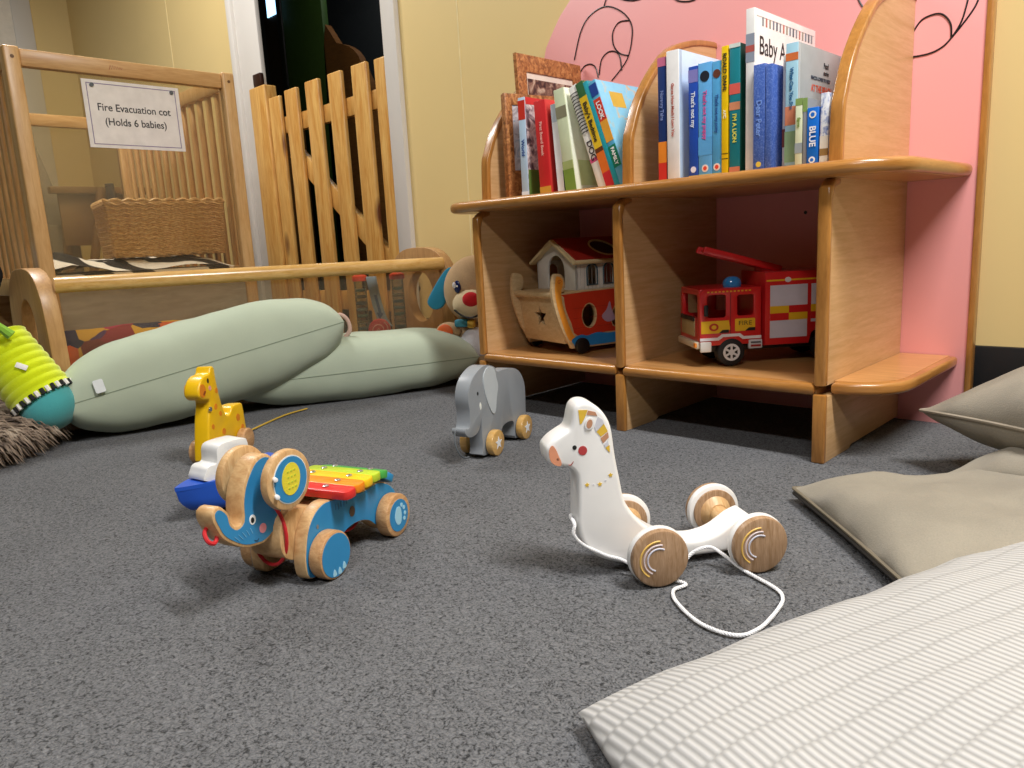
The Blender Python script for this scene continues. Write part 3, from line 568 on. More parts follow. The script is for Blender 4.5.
# ---------------------------------------------------------------- barrier stand with wooden bar
ST = thing('pull_up_bar', 'baby pull-up bar with clear panel and oval-holed wooden end panels', 'pull-up bar', (-2.0, 1.1, 0))
Sx = lambda mb, n_, **k: (mb.bm.transform(Matrix.Translation((2.0, -1.1, 0))), mb.build(n_, ST, **k))[1]
def endpanel(xfr, y0):
    o = smooth_loop([(xfr, .03), (xfr-.0, .2), (xfr-.02, .34), (xfr-.075, .405), (xfr-.17, .42), (xfr-.265, .405), (xfr-.32, .34), (xfr-.34, .2), (xfr-.34, .03), (xfr-.33, .004), (xfr-.17, .002), (xfr-.012, .004)], 4)
    mb = MB(); mb.plate([o, ell(xfr-.165, .255, .068, .085, 32)], y0, y0+.038, M['ply'], XZ, .007, seg=3); return mb
Sx(endpanel(-2.125, .525), 'end_panel'); Sx(endpanel(-1.84, 1.62), 'end_panel')
Sx(MB().tube([(-2.155, .565, .374), (-1.885, 1.622, .365)], .0205, M['barw'], 20), 'bar')
br_ = MB(); br_.plate([(-2.142, .56), (-1.868, 1.622), (-1.890, 1.622), (-2.164, .56)], .008, .10, M['barw'], XY, .004); Sx(br_, 'bottom_rail')
cp = MB(); a_, b_ = Vector((-2.165, .565)), Vector((-1.892, 1.622)); dd = (b_-a_).normalized(); nn = Vector((-dd.y, dd.x))*.002
cp.plate([(a_.x+nn.x, a_.y+nn.y), (b_.x+nn.x, b_.y+nn.y), (b_.x-nn.x, b_.y-nn.y), (a_.x-nn.x, a_.y-nn.y)], .10, .36, M['clearb'], XY); Sx(cp, 'clear_panel')
# patchwork bundle and activity toy behind the panel
def pillow_fn(w_, d, h, pinch=.06, pw=.42, wrinkle=.0, seed=0, flat=.55, sharp=2.5):
    def f_(u, v, sgn):
        x = 2*u-1; y = 2*v-1
        fx = x*(1-pinch*(1-abs(y)**sharp)*0-pinch*(1-y*y)*0); 
        px = x*(1-pinch*(1-y*y)) if False else x
        ex = x*(w_/2)*(1-pinch*(1-y*y)); ey = y*(d/2)*(1-pinch*(1-x*x))
        t_ = max(0, (1-abs(x)**sharp)*(1-abs(y)**sharp))**pw
        z = sgn*h/2*t_*(flat*2 if sgn < 0 else 1)
        if wrinkle:
            q = Vector((ex*6+seed, ey*6, sgn*3+seed)); z += wrinkle*noise.noise(q)*min(1, t_*2.5)+wrinkle*.5*noise.noise(q*2.7)*min(1, t_*2.5)+(-wrinkle*1.1*abs(noise.noise(q*1.3+Vector((5, 1, 2))))*min(1, t_*2) if wrinkle > .009 else 0)
            k = (1-t_)*min(1, t_*6); z += wrinkle*1.1*k*noise.noise(Vector((math.atan2(y, x)*5, seed, 2)))
        return Vector((ex, ey, z))
    return f_
def cushion(name, label, w_, d, h, mat, xf, pinch=.06, pw=.42, wrinkle=0, seed=0, flat=.5, sharp=2.5, n=48, seam=None, seam_r=.003, group=None, bend=None):
    f_ = pillow_fn(w_, d, h, pinch, pw, wrinkle, seed, flat, sharp); bf = bend or (lambda p: p)
    mb = MB(); cosg = lambda t_: .5-.5*math.cos(math.pi*t_)
    mb.grid(lambda u, v: bf(f_(cosg(u), cosg(v), 1)), n, n, mat); mb.grid(lambda u, v: bf(f_(cosg(u), cosg(1-v), -1)), n, n, mat)
    bmesh.ops.remove_doubles(mb.bm, verts=mb.bm.verts, dist=2e-4)
    bmesh.ops.recalc_face_normals(mb.bm, faces=mb.bm.faces)
    root = thing(name, label, 'cushion', xf.to_translation(), group=group, rot=xf.to_euler())
    mb.build('cover', root, angle=80)
    if seam:
        pts = []
        N_ = 40
        for (u0, v0, u1, v1) in ((0, 0, 1, 0), (1, 0, 1, 1), (1, 1, 0, 1), (0, 1, 0, 0)):
            for i in range(N_): t_ = i/N_; pts.append(tuple(bf(f_(cosg(u0+(u1-u0)*t_), cosg(v0+(v1-v0)*t_), 1))))
        MB().tube(pts, seam_r, seam, 6, True).build('piping', root)
    return root
pb = cushion('patchwork_cushion', 'red, orange and purple patchwork cushion behind the clear barrier panel', .62, .22, .14, M['patch'], Matrix.Translation((-2.44, .93, .13)) @ Matrix.Rotation(math.radians(86), 4, 'Z') @ Matrix.Rotation(math.radians(68), 4, 'X'), wrinkle=.015, seed=3, n=30)
act = thing('activity_toy', 'baby activity toy with two ringed tubes and red spiral disc behind the barrier', 'toy', (-2.03, 1.47, .0), rotz=math.radians(45))
red = P('#cf4a3c', .35); A_ = lambda mb, n_, **k: mb.build(n_, act, **k)
A_(MB().box(-.085, -.05, .0, .085, .05, .13, red, .02, seg=4), 'base')
for x in (-.062, .06):
    A_(MB().cyl((x, 0, .13), (x, 0, .325), .02, clear('toy_tube', '#dfe6ea', .08), 20), 'clear_tube')
    rg = MB()
    for i in range(8): rg.lathe([(.013, 0), (.0175, .003), (.0175, .007), (.013, .010)], P(['#a9c4cf', '#7f9aa8', '#c9b28a', '#8fb4a8'][i % 4], .3), 16, (x, 0, .14+i*.021), (0, 0, 1))
    A_(rg, 'beads'); A_(MB().lathe([(0, 0), (.024, 0), (.026, .006), (.024, .016), (.012, .022), (0, .023)], P('#e0503f', .35), 20, (x, 0, .322)), 'cap')
sl = MB(); pts = smooth_loop([(-.022, .335), (-.012, .26), (.002, .2), (.02, .17)], 5, False)
sl.plate([(a-.016, b) for a, b in pts]+[(a+.016, b) for a, b in pts[::-1]], -.02, -.005, P('#9bb8dc', .4), XZ, .003)
sl.plate([(-.016, .275), (-.007, .275), (.004, .215), (.011, .215), (-.004, .195), (-.012, .218), (-.005, .217)], -.0215, -.0195, P('#4a6ea8', .4), XZ); A_(sl, 'slide')
dk = MB().cyl((.0, -.07, .165), (.0, -.052, .165), .036, P('#cf3a44', .35), 28, .004)
dk.tube([(.003*a*math.cos(a)*.75, -.0705, .165+.003*a*math.sin(a)*.75) for a in [i*.3 for i in range(1, 46)]], .0016, P('#e8a8a4'), 5); A_(dk, 'spiral_disc')
A_(MB().tube([(.0+.028*math.cos(a), -.085, .118+.028*math.sin(a)) for a in [i*math.pi/12 for i in range(24)]], .0055, P('#e3c897'), 8, True), 'ring')

# ---------------------------------------------------------------- plush puppy
pu = thing('plush_puppy', 'tan plush puppy with red nose and blue ear beside the bookcase', 'soft toy', (-1.688, 1.592, 0), rotz=math.radians(33)); pu.scale = (1.04, 1.04, 1.05)
Pp = lambda mb, n_, **k: mb.build(n_, pu, **k)
bd = MB(); bd.ball((0, 0, .1), .085, M['plush'], 3, (1, .8, 1.15)); bd.ball((0, -.02, .27), .1, M['plush'], 4, (.98, .75, 1.0))
for s in (-1, 1): bd.ball((s*.085, -.05, .155), .03, M['plush'], 3, (1.25, .9, .9)); bd.ball((s*.05, -.045, .03), .032, M['plush'], 3, (.9, 1.4, .9))
Pp(bd, 'body'); Pp(MB().ball((0, -.085, .235), .05, M['plushcream'], 3, (1.15, .75, .85)), 'muzzle')
Pp(MB().ball((.006, -.118, .25), .022, fabric('red_nose', '#c8252b', 400), 3, (1.15, .6, .95)), 'nose')
Pp(MB().tube([(-.045, -.114, .222), (-.02, -.122, .205), (.008, -.124, .2), (.04, -.116, .212)], .003, P('#201818'), 6, sm=4), 'mouth')
for s in (-1, 1):
    e = MB(); e.ball((s*.038, -.094, .285), .018, P('#1c2a5e', .2), 3, (.6, .25, 1), Matrix.Rotation(s*.2, 3, 'Z')); e.ball((s*.038-.008, -.0975, .29), .009, P('#f2f2f4', .3), 2, (.6, .25, 1)); e.ball((s*.038+.001, -.1, .287), .003, P('#ffffff', .2), 2); Pp(e, 'eye')
for s, c_ in ((-1, '#2f86a6'), (1, '#b08a5e')):
    er = MB(); er.plate(smooth_loop([(s*.07, .335), (s*.095, .325), (s*.135, .27), (s*.15, .238), (s*.13, .218), (s*.102, .228), (s*.085, .27)], 4), -.035, -.015, fabric('ear_cloth'+c_[1:], c_, 400), XZ, .006, seg=3); Pp(er, 'ear')
Pp(MB().ball((-.088, -.078, .155), .024, P('#e8692a', .5), 3, (1, .3, 1)), 'paw_patch')
Pp(MB().ball((0, -.055, .12), .05, fabric('puppy_belly', '#e8e6ee', 300), 3, (1, .5, .9)), 'belly'); Pp(MB().box(-.06, -.075, .168, -.02, -.05, .19, P('#3f8fa6', .7), .006).box(-.02, -.08, .165, 0, -.055, .188, P('#e2b84a', .7), .005), 'collar')

# ---------------------------------------------------------------- sage cushions
def xform(center, ax, tilt=0, rollx=0):
    a = Vector(ax).normalized(); z = Vector((0, 0, 1)); y = z.cross(a).normalized(); z2 = a.cross(y)
    m_ = Matrix((a, y, z2)).transposed().to_4x4() @ Matrix.Rotation(rollx, 4, 'X'); m_.translation = Vector(center); return m_
c1 = cushion('sage_cushion', 'sage green cushion lying flat on the carpet, right one of the two', .70, .245, .185, M['sage'], xform((-1.864, 1.235, .088), (.42, .91, .01)), pinch=-.03, pw=.44, wrinkle=.006, seed=1.5, flat=.5, sharp=3.4, seam=P('#8c9985', .8), seam_r=.0014, group='sage floor cushions')
c2 = cushion('sage_cushion', 'large sage green cushion tilted up onto the other sage cushion', .70, .25, .245, M['sage'], xform((-1.968, .85, .150), (.2, .70, .14), rollx=-.12), pinch=-.03, pw=.42, wrinkle=.008, seed=4.2, flat=.5, sharp=3.2, seam=P('#8c9985', .8), seam_r=.0014, group='sage floor cushions')
def tag_part(root, loc, mb, name): o = mb.build(name, root); return o
tg = MB(); tg.plate(rrect(-.011, -.016, .011, .016, .004), -.001, .001, P('#dfe4e4', .15), XY, xf=Matrix.Translation((-.262, -.134, .022)) @ Matrix.Rotation(1.35, 4, 'X')); tg.build('plastic_tag', c2)
MB().tube([(-.262, -.122, .006), (-.275, -.108, .045), (-.285, -.08, .07), (-.29, -.04, .082)], .0009, P('#8c9985', .8), 5, sm=5).build('end_seam', c2)
rb = MB(); rb.tube([(.345, -.03, .012), (.37, -.035, .02), (.385, -.04, .0), (.383, -.04, -.03), (.365, -.035, -.045)], .006, P('#c8a898', .7), 8, sm=4); rb.build('ribbon_tab', c2)

# ---------------------------------------------------------------- shaggy floor cushion + caterpillar
sh = thing('shaggy_cushion', 'brown shaggy round floor cushion under the plush caterpillar', 'cushion', (-2.155, .195, 0))
def shf(u, v):
    a = 2*math.pi*u; t_ = v; r = .32*math.sin(math.pi*t_)**.6 if 0 < t_ < 1 else 0; return (r*math.cos(a), r*math.sin(a), .055-.05*math.cos(math.pi*t_))
sb = MB(); sb.grid(shf, 48, 20, M['fur'], True); bmesh.ops.remove_doubles(sb.bm, verts=sb.bm.verts, dist=1e-5); sb.build('body', sh)
fbm = bmesh.new(); rnd = random.Random(5)
for i in range(5200):
    a = rnd.uniform(0, 2*math.pi); t_ = rnd.uniform(.12, .96)
    if math.cos(a-(-.0)) < -.55: continue
    p = Vector(shf(a/(2*math.pi), t_)); nrm = Vector((p.x*.5, p.y*.5, (p.z-.05)*5)).normalized()
    out = Vector((math.cos(a), math.sin(a), 0)); d = (out*1.0+nrm*.45+Vector((rnd.uniform(-.5, .5), rnd.uniform(-.5, .5), -.45))).normalized(); L = rnd.uniform(.022, .045); wdt = rnd.uniform(.0016, .0032)
    sx_ = d.cross(Vector((0, 0, 1))).normalized()*wdt; mid = p+d*L*.55+Vector((0, 0, .002)); tip = p+d*L-Vector((0, 0, L*.35))
    up = Vector((0, 0, wdt))
    if tip.z < .003: tip.z = .003
    if mid.z < .004: mid.z = .004
    v = [fbm.verts.new(q) for q in (p-sx_, p+sx_, p+up, mid-sx_*.8, mid+sx_*.8, mid+up*.8, tip)]
    for f in ((0, 1, 4, 3), (1, 2, 5, 4), (2, 0, 3, 5), (3, 4, 6), (4, 5, 6), (5, 3, 6)): fbm.faces.new([v[k] for k in f])
fm_ = MB(); fm_.merge(fbm, M['fur']); o = fm_.build('fur', sh); o['kind'] = 'stuff'
ct_shift = Vector((.012, .010, -.008))
ct = thing('plush_caterpillar', 'lime green ribbed plush caterpillar with teal end lying on shaggy cushion', 'soft toy', (-2.03, .45, .1))
base = Vector((-2.03, .45, .1)); p0 = Vector((-2.085, .392, .272)); p1 = Vector((-2.002, .452, .122))
prof = []; N = 60; L = (p1-p0).length
for i in range(N+1):
    t_ = i/N; prof.append((.066*(.93+.1*t_)+.0035*abs(math.sin(t_*math.pi*9))-(.02*(1-t_/.06) if t_ < .06 else 0), t_*L))
MB().lathe(prof, M['plushlime'], 32, p0-base, p1-p0).build('ribbed_body', ct)
en = MB(); dv = (p1-p0).normalized(); q = Vector((0, 0, 1)).rotation_difference(dv).to_matrix()
en.ball(p1-base+dv*.012+Vector((.002, .002, -.006)), .066, M['teal'], 4, (.98, .98, .85), q); en.build('teal_end', ct)
cf = MB(); xx = q @ Vector((1, 0, 0)); yy = q @ Vector((0, 1, 0))
for i in range(36):
    a = 2*math.pi*i/36; d_ = xx*math.cos(a)+yy*math.sin(a); p = p1-base-dv*.004+d_*.070; cf.tube([p-dv*.006, p+dv*.008], .0052, P('#f2f0ea' if i % 2 else '#17171a', .8), 6)
cf.build('striped_frill', ct)
MB().ball(Vector((-2.115, .345, .335))-base, .055, M['plushlime'], 3, (1, 1, 1)).build('head', ct)
MB().tube([Vector(p)-base for p in ((-2.04, .345, .345), (-2.015, .365, .33), (-1.995, .385, .305), (-1.985, .405, .282))], [.009, .01, .009, .012], M['plushgreen'], 8, sm=3).build('green_tie', ct)
lb = MB(); lb.box(-.012, -.0008, -.006, .012, .0008, .006, P('#f4f2ee', .5), .0005, xf=face_xf(Vector((-1.968, .41, .212))-base, (.3, .9, 0), (-.315, .105, .9)) @ Matrix.Rotation(-.5, 4, 'Z') @ Matrix.Rotation(math.pi/2, 4, 'X') ); lb.build('care_label', ct); ct.location = Vector(ct.location)+ct_shift

# ---------------------------------------------------------------- right-hand cushions
def flat_xf(c0, ang, w_, d, z, tx=0, ty=0, top=False):  # corner c0 at local (-w/2,-d/2)
    m_ = Matrix.Rotation(ang, 4, 'Z') @ Matrix.Rotation(ty, 4, 'Y') @ Matrix.Rotation(tx, 4, 'X')
    off = m_ @ Vector((-w_/2, -d/2, 0)); m_.translation = Vector((c0[0]-off.x, c0[1]-off.y, z)); return m_
RC = [0]
k1 = cushion('taupe_cushion', 'taupe linen cushion lying flat, its zipped edge towards the white llama', .56, .56, .115, M['taupe'], flat_xf((-.470, 1.09), math.radians(-47), .56, .56, .022), pinch=.03, pw=.47, wrinkle=.014, seed=7, flat=.12, seam=P('#7a705e', .9), seam_r=.0028, group='taupe linen cushions')
zp = MB(); zp.tube([(-.275+.56*i/30, -.2805+.0084*(1-(2*i/30-1)**2), -.006) for i in range(31)], .0032, P('#26211c', .7), 6); zp.build('zip', k1)
k2 = cushion('taupe_cushion', 'taupe linen cushion furthest back, its tip raised beside the bookcase foot', .47, .47, .17, M['taupe'], flat_xf((-.372, 1.37), math.radians(-42), .47, .47, .135, tx=math.radians(4), ty=math.radians(-4)), pinch=.09, pw=.45, wrinkle=.014, seed=12, flat=.5, seam=P('#9a9080', .9), seam_r=.003, group='taupe linen cushions')
k3 = cushion('taupe_cushion', 'taupe linen cushion squeezed between the back one and the flat one', .5, .5, .13, M['taupe'], flat_xf((-.30, 1.235), math.radians(-28), .5, .5, .085, tx=math.radians(4), ty=math.radians(-7)), pinch=.07, pw=.45, wrinkle=.014, seed=21, flat=.5, group='taupe linen cushions')
k4 = cushion('ribbed_cushion', 'large cream ribbed cotton cushion lying in the near right corner', .66, .85, .13, M['cream'], flat_xf((-.377, .444), math.radians(-20), .66, .85, .018, top=True), pinch=-.01, pw=.46, wrinkle=.007, seed=31, flat=.12, sharp=3.5, bend=lambda p: Vector((p.x, p.y-.16*(p.x+.33), p.z)))

# ---------------------------------------------------------------- wheels and toys
def wheel(mb, s, lat, r, w_, mats, side, bev=.003):
    """wheel on the y axis; lat = outer face; side = +1/-1 outward direction"""
    mb.cyl((s, lat-side*w_, r), (s, lat, r), r, mats[0], 40, bev)
    return mb
def overlay(mb, poly, y, mat, side=1, th=.0005): mb.plate(poly, y-.0004*side, y+th*side, mat, XZ); return mb
# llama
lm = thing('llama_pull_toy', 'white wooden llama pull-along toy on four round wheels', 'toy', (-.5285, .758, 0), rotz=math.atan2(-.82, -.573))
OL = [(0.1228, 0.1722), (0.1219, 0.1587), (0.1149, 0.1513), (0.1045, 0.1487), (0.0943, 0.1452), (0.0879, 0.1386), (0.0852, 0.128), (0.0855, 0.1021), (0.0865, 0.0751), (0.084, 0.0562), (0.0741, 0.0362), (0.0538, 0.0216), (0.0213, 0.0115), (-0.0207, 0.010), (-0.0603, 0.010), (-0.1195, 0.010), (-0.1437, 0.0143), (-0.1462, 0.0551), (-0.1297, 0.0541), (-0.1166, 0.0467), (-0.1001, 0.037), (-0.0805, 0.032), (-0.061, 0.0322), (-0.0376, 0.038), (-0.0146, 0.0498), (0.0057, 0.0672), (0.0194, 0.0855), (0.0259, 0.1003), (0.0301, 0.1237), (0.035, 0.152), (0.0371, 0.1705), (0.0402, 0.1932), (0.0473, 0.2088), (0.0574, 0.2201), (0.0676, 0.2261), (0.0779, 0.2263), (0.0848, 0.2211), (0.088, 0.2127), (0.0907, 0.2013), (0.0938, 0.1949), (0.1014, 0.1906), (0.112, 0.1844), (0.1189, 0.1784)]
LW = plain('llama_white', '#efeeec', .3, coat=.2, mottle=.02)
lb_ = MB(); lb_.plate(smooth_loop(OL, 3), -.02, .02, LW, XZ, .006, seg=4)
yl, tn, gy = P('#e3bb3c'), P('#c58f6e'), P('#d6d6de')
for sd in (1, -1):
    y = .0201*sd
    ov = lambda p, m_: overlay(lb_, p, y, m_, sd)
    ov(smooth_loop([(.1195, .171), (.1155, .177), (.111, .172), (.1077, .1631), (.1048, .1553), (.106, .1505), (.113, .1525), (.1185, .159)], 3), P('#dd9572'))
    ov(ell(.109, .1591, .0016, .0018, 12), P('#6a2a20')); ov(ell(.0876, .1717, .0027, .0028, 16), P('#141414')); ov(ell(.0775, .1669, .0056, .0058, 24), P('#b23a3c'))
    ov(smooth_loop([(.0955, .1512), (.0930, .1509), (.0902, .1545), (.0896, .1538), (.0926, .1499), (.0958, .1503)], 2), P('#a8584e'))
    ov([(.0813, .2178), (.0695, .217), (.0726, .2097), (.0772, .2013), (.0798, .1998)], yl)
    ov([(.0690, .2162), (.0600, .2135), (.0577, .2085), (.0637, .2096), (.0711, .211)], tn)
    ov([(.0570, .2075), (.0514, .2032), (.0493, .1985), (.0599, .1886), (.0619, .1954), (.0595, .2011)], gy)
    ov([(.0495, .1976), (.0450, .1880), (.0541, .1821), (.0591, .1885)], yl); ov([(.0447, .1867), (.0440, .1802), (.0514, .1736), (.0545, .1799)], tn)
    ov([(.0455, .176), (.044, .171), (.0485, .1675), (.0505, .172)], gy); ov([(.0432, .1702), (.0432, .1608), (.0449, .1624), (.0485, .1673)], yl)
    for c_ in ((.0734, .1227), (.0571, .1218), (.0431, .132)): ov(star(*c_, .0032, .0016), yl)
    for c_ in ((.0653, .1222), (.0497, .1259)): ov(ell(*c_, .0009, .0009, 8), gy)
lb_.build('body', lm)
# ears as raised white ovals with tan centre
er = MB(); 
for sd in (1, -1): overlay(er, ell(.0682, .1997, .0055, .0075, 24, .3), .0205*sd, LW, sd, .0012); overlay(er, ell(.0682, .1997, .0036, .0056, 24, .3), .0215*sd, tn, sd, .0006)
er.build('ear', lm)
for s in (0, -.131):
    MB().cyl((s, -.055, .036), (s, .055, .036), .016 if False else .013, M['toyw'], 24).build('axle', lm)
    for sd in (1, -1):
        wh = MB(); wh.cyl((s, sd*.053, .036), (s, sd*.0635, .036), .0362, LW, 48, .003); wh.cyl((s, sd*.06, .036), (s, sd*.0715, .036), .0348, M['walnut'], 48, .0035)
        wh.cyl((s, sd*.0495, .036), (s, sd*.0535, .036), .030, M['walnut'], 40, .001)
        for rad, c_, a0, a1 in ((.0225, '#e6bd62', 85, 245), (.0178, '#d8c8c8', 75, 250), (.0135, '#cfcfdc', 60, 260)):
            pts = [(s+.003-rad*math.cos(math.radians(a)), sd*.0716, .036+rad*math.sin(math.radians(a))) for a in range(a0, a1, 8)]
            wh.tube(pts, .0011, P(c_), 5)
        wh.cyl((s, sd*.041, .036), (s, sd*.050, .036), .013, M['toyw'], 30, r1=.022); wo = wh.build('wheel', lm); wo.scale = (1.04, 1.03, 1.04); wo.location = (s*(1-1.04), 0, 0)
inv = Matrix.Rotation(-math.atan2(-.82, -.573), 4, 'Z') @ Matrix.Translation((.533, -.763, 0))
W2 = lambda pts: [tuple(inv @ Vector(p)) for p in pts]
cord = [(.0866, -.012, .074), (.0905, .0, .0765), (.0916, .022, .0745), (.0945, .026, .0633), (.083, .0245, .048), (.0542, .0235, .0296), (.0317, .0255, .0204), (.012, .04, .010), (-.01, .055, .005)]
CORDPK = [(-.088, .036, .0235), (-.072, .034, .0265), (-.058, .034, .022), (-.046, .036, .012), (-.034, .042, .004), (-.022, .05, .004)]
gl = W2([(-.452, .742, .004), (-.455, .720, .004), (-.439, .698, .004), (-.399, .673, .004), (-.367, .667, .004), (-.345, .675, .004), (-.337, .703, .004), (-.34, .748, .004), (-.347, .777, .004), (-.363, .795, .004), (-.402, .812, .004), (-.415, .812, .008)])+CORDPK
cp_ = smooth_loop(cord+gl, 6, False); cd_ = MB(); cm_ = plain('white_cord', '#e8e8ea', .7)
for ph in (0, 2.094, 4.188):
    L_ = 0; tw = []
    for i, p in enumerate(cp_):
        if i: L_ += (Vector(p)-Vector(cp_[i-1])).length
        tw.append((p, L_))
    # resample finely so the strands twist
    res = []; 
    for (a, la), (b, lb2) in zip(tw, tw[1:]):
        n_ = max(1, int((lb2-la)/.0012))
        for j in range(n_): t_ = j/n_; res.append((Vector(a).lerp(Vector(b), t_), la+(lb2-la)*t_))
    pts = []
    for i, (p, l_) in enumerate(res):
        d_ = (res[min(i+1, len(res)-1)][0]-res[max(i-1, 0)][0]).normalized(); x_ = d_.cross(Vector((0, 0, 1)));
        x_ = x_.normalized() if x_.length > .01 else Vector((1, 0, 0)); y_ = d_.cross(x_); a_ = l_/.010*2*math.pi+ph
        pts.append(p+(x_*math.cos(a_)+y_*math.sin(a_))*.0011)
    cd_.tube(pts, .0014, cm_, 5)
cd_.build('pull_cord', lm)

# grey elephant
ge = thing('grey_elephant_toy', 'small grey wooden elephant pull-along toy with star wheels', 'toy', (-1.078, 1.002, 0), rotz=math.atan2(-.957, .289))
GO = [(-0.0047, 0.1835), (0.0152, 0.184), (0.0362, 0.1785), (0.0588, 0.1669), (0.0727, 0.1502), (0.0786, 0.1283), (0.0752, 0.1044), (0.0776, 0.085), (0.0885, 0.0743), (0.1132, 0.0772), (0.1174, 0.0678), (0.0843, 0.0572), (0.0583, 0.0566), (0.0415, 0.0658), (0.0345, 0.0811), (0.0332, 0.083), (0.0335, 0.0504), (0.0335, 0.0231), (0.032, 0.007), (-0.038, 0.007), (-0.0445, 0.032), (-0.0535, 0.046), (-0.075, 0.050), (-0.1, 0.0463), (-0.1061, 0.0294), (-0.1077, 0.007), (-0.1562, 0.007), (-0.1604, 0.0352), (-0.1637, 0.0879), (-0.1612, 0.1187), (-0.1434, 0.1444), (-0.1129, 0.159), (-0.0672, 0.1633), (-0.0414, 0.1637), (-0.0319, 0.1748)]
gm = plain('elephant_grey', '#8f9499', .4, mottle=.03); gl_ = plain('elephant_light', '#c3cace', .4, mottle=.02)
g_ = MB(); GO = [(a if a < .079 else .079+(a-.079)*.45, b) for a, b in GO]; g_.plate(smooth_loop(GO, 3), -.009, .021, gm, XZ, .004, seg=3)
for sd in (1, -1): overlay(g_, ell(.042, .135, .0027, .0035, 14), .0211*sd if sd > 0 else -.0091, P('#16181a'), sd); overlay(g_, smooth_loop([(.034, .116), (.0375, .110), (.035, .101), (.031, .104), (.031, .111)], 3), .0211*sd if sd > 0 else -.0091, P('#eceee8'), sd)
g_.build('body', ge)
e_ = MB(); EO = smooth_loop([(0.0188, 0.1598), (0.0066, 0.1763), (-0.0112, 0.18), (-0.0285, 0.1713), (-0.0345, 0.153), (-0.040, 0.1342), (-0.0316, 0.1118), (-0.0248, 0.0871), (-0.0149, 0.0823), (-0.0013, 0.0974), (0.0138, 0.1286)], 3)
for sd in (1, -1): overlay(e_, EO, .0214 if sd > 0 else -.0094, gl_, sd, .0012)
e_.build('ear', ge)
for s in (0, -.132):
    MB().cyl((s, -.03, .026), (s, .03, .026), .006, M['toyw'], 16).build('axle', ge)
    for sd in (1, -1):
        wh = MB(); wh.cyl((s, sd*.0225, .0265), (s, sd*.0385, .0265), .0265, M['toyw'] if False else wood_y if 'wood_y' in globals() else M['barw'], 40, .003)
        wh.plate(star(s, .0265, .0135, .006), sd*.0384, sd*.0391, P('#e6e8ea'), XZ); wh.build('wheel', ge)
MB().tube([(.090, .004, .075), (.100, .0, .07), (.108, .004, .05), (.105, .01, .03), (.09, .012, .018), (.075, .012, .016)], .0016, P('#5a6066', .6), 6, sm=5).build('pull_cord', ge)

# blue xylophone elephant
hB = math.atan2(-.941, .338); be = thing('blue_elephant_toy', 'blue wooden xylophone elephant pull toy with rainbow bars', 'toy', (-.878, .463, 0), rotz=hB)
bl = plain('toy_blue', '#2f86bd', .4, mottle=.05)
BO = [(0.1541, 0.1397), (0.1411, 0.135), (0.1318, 0.1253), (0.1306, 0.1134), (0.1208, 0.104), (0.1085, 0.1049), (0.108, 0.1281), (0.1007, 0.1463), (0.0899, 0.1609), (0.0739, 0.1743), (0.052, 0.1772), (0.0353, 0.1655), (0.0237, 0.1427), (0.0233, 0.1203), (0.0313, 0.095), (0.0456, 0.078), (0.0697, 0.0681), (0.0876, 0.0686), (0.1109, 0.0738), (0.1319, 0.0857), (0.1441, 0.0984), (0.1567, 0.1146), (0.1585, 0.130)]
BO = [(0.1575, 0.134), (0.1450, 0.137), (0.1318, 0.1253), (0.1286, 0.1114), (0.1198, 0.104), (0.1105, 0.1069), (0.1075, 0.1281), (0.1007, 0.1463), (0.0899, 0.1609), (0.0739, 0.1743), (0.052, 0.1772), (0.0353, 0.1655), (0.0237, 0.1427), (0.0233, 0.1203), (0.0313, 0.095), (0.0456, 0.078), (0.0697, 0.0681), (0.0876, 0.0686), (0.1109, 0.0738), (0.1319, 0.0857), (0.1471, 0.0984), (0.1547, 0.112), (0.1595, 0.124)]
BO = [(.02+(a-.02)*.875, b+.002) for a, b in BO]
def inset(lp, d):
    n_ = len(lp); out = []; A2 = sum(lp[i][0]*lp[(i+1) % n_][1]-lp[(i+1) % n_][0]*lp[i][1] for i in range(n_)); sg_ = 1 if A2 > 0 else -1
    for i in range(n_):
        a, b = Vector(lp[i-1]), Vector(lp[(i+1) % n_]); t_ = (b-a).normalized(); out.append((lp[i][0]-sg_*t_.y*d, lp[i][1]+sg_*t_.x*d))
    return out
h_ = MB(); hs = smooth_loop(BO, 3); h_.plate(hs, -.0135, .0135, M['toyw'], XZ, .003)
for sd in (1, -1):
    y = .0137*sd; overlay(h_, smooth_loop(inset(BO, .0042), 3), y, bl, sd); y += .0006*sd
    overlay(h_, ell(.0832, .1059, .0052, .0062, 20), y, P('#f2f2ee'), sd); overlay(h_, ell(.0838, .1055, .0027, .0036, 16), y+.0003*sd, P('#141414'), sd)
    overlay(h_, ell(.068, .0894, .0058, .0062, 20), y, P('#ef9aa8'), sd)
    overlay(h_, smooth_loop([(.084, .079), (.080, .0765), (.0765, .0785), (.0772, .0795), (.080, .078), (.0835, .080)], 2), y, P('#1d4a70'), sd)
    for i in range(5): cx, cz = .088+.0065*i, .097-.0003*i; overlay(h_, [(cx, cz), (cx+.001, cz), (cx-.002-.001*i, cz-.008), (cx-.003-.001*i, cz-.008)], y, P('#6db0d8'), sd)
h_.build('head', be)
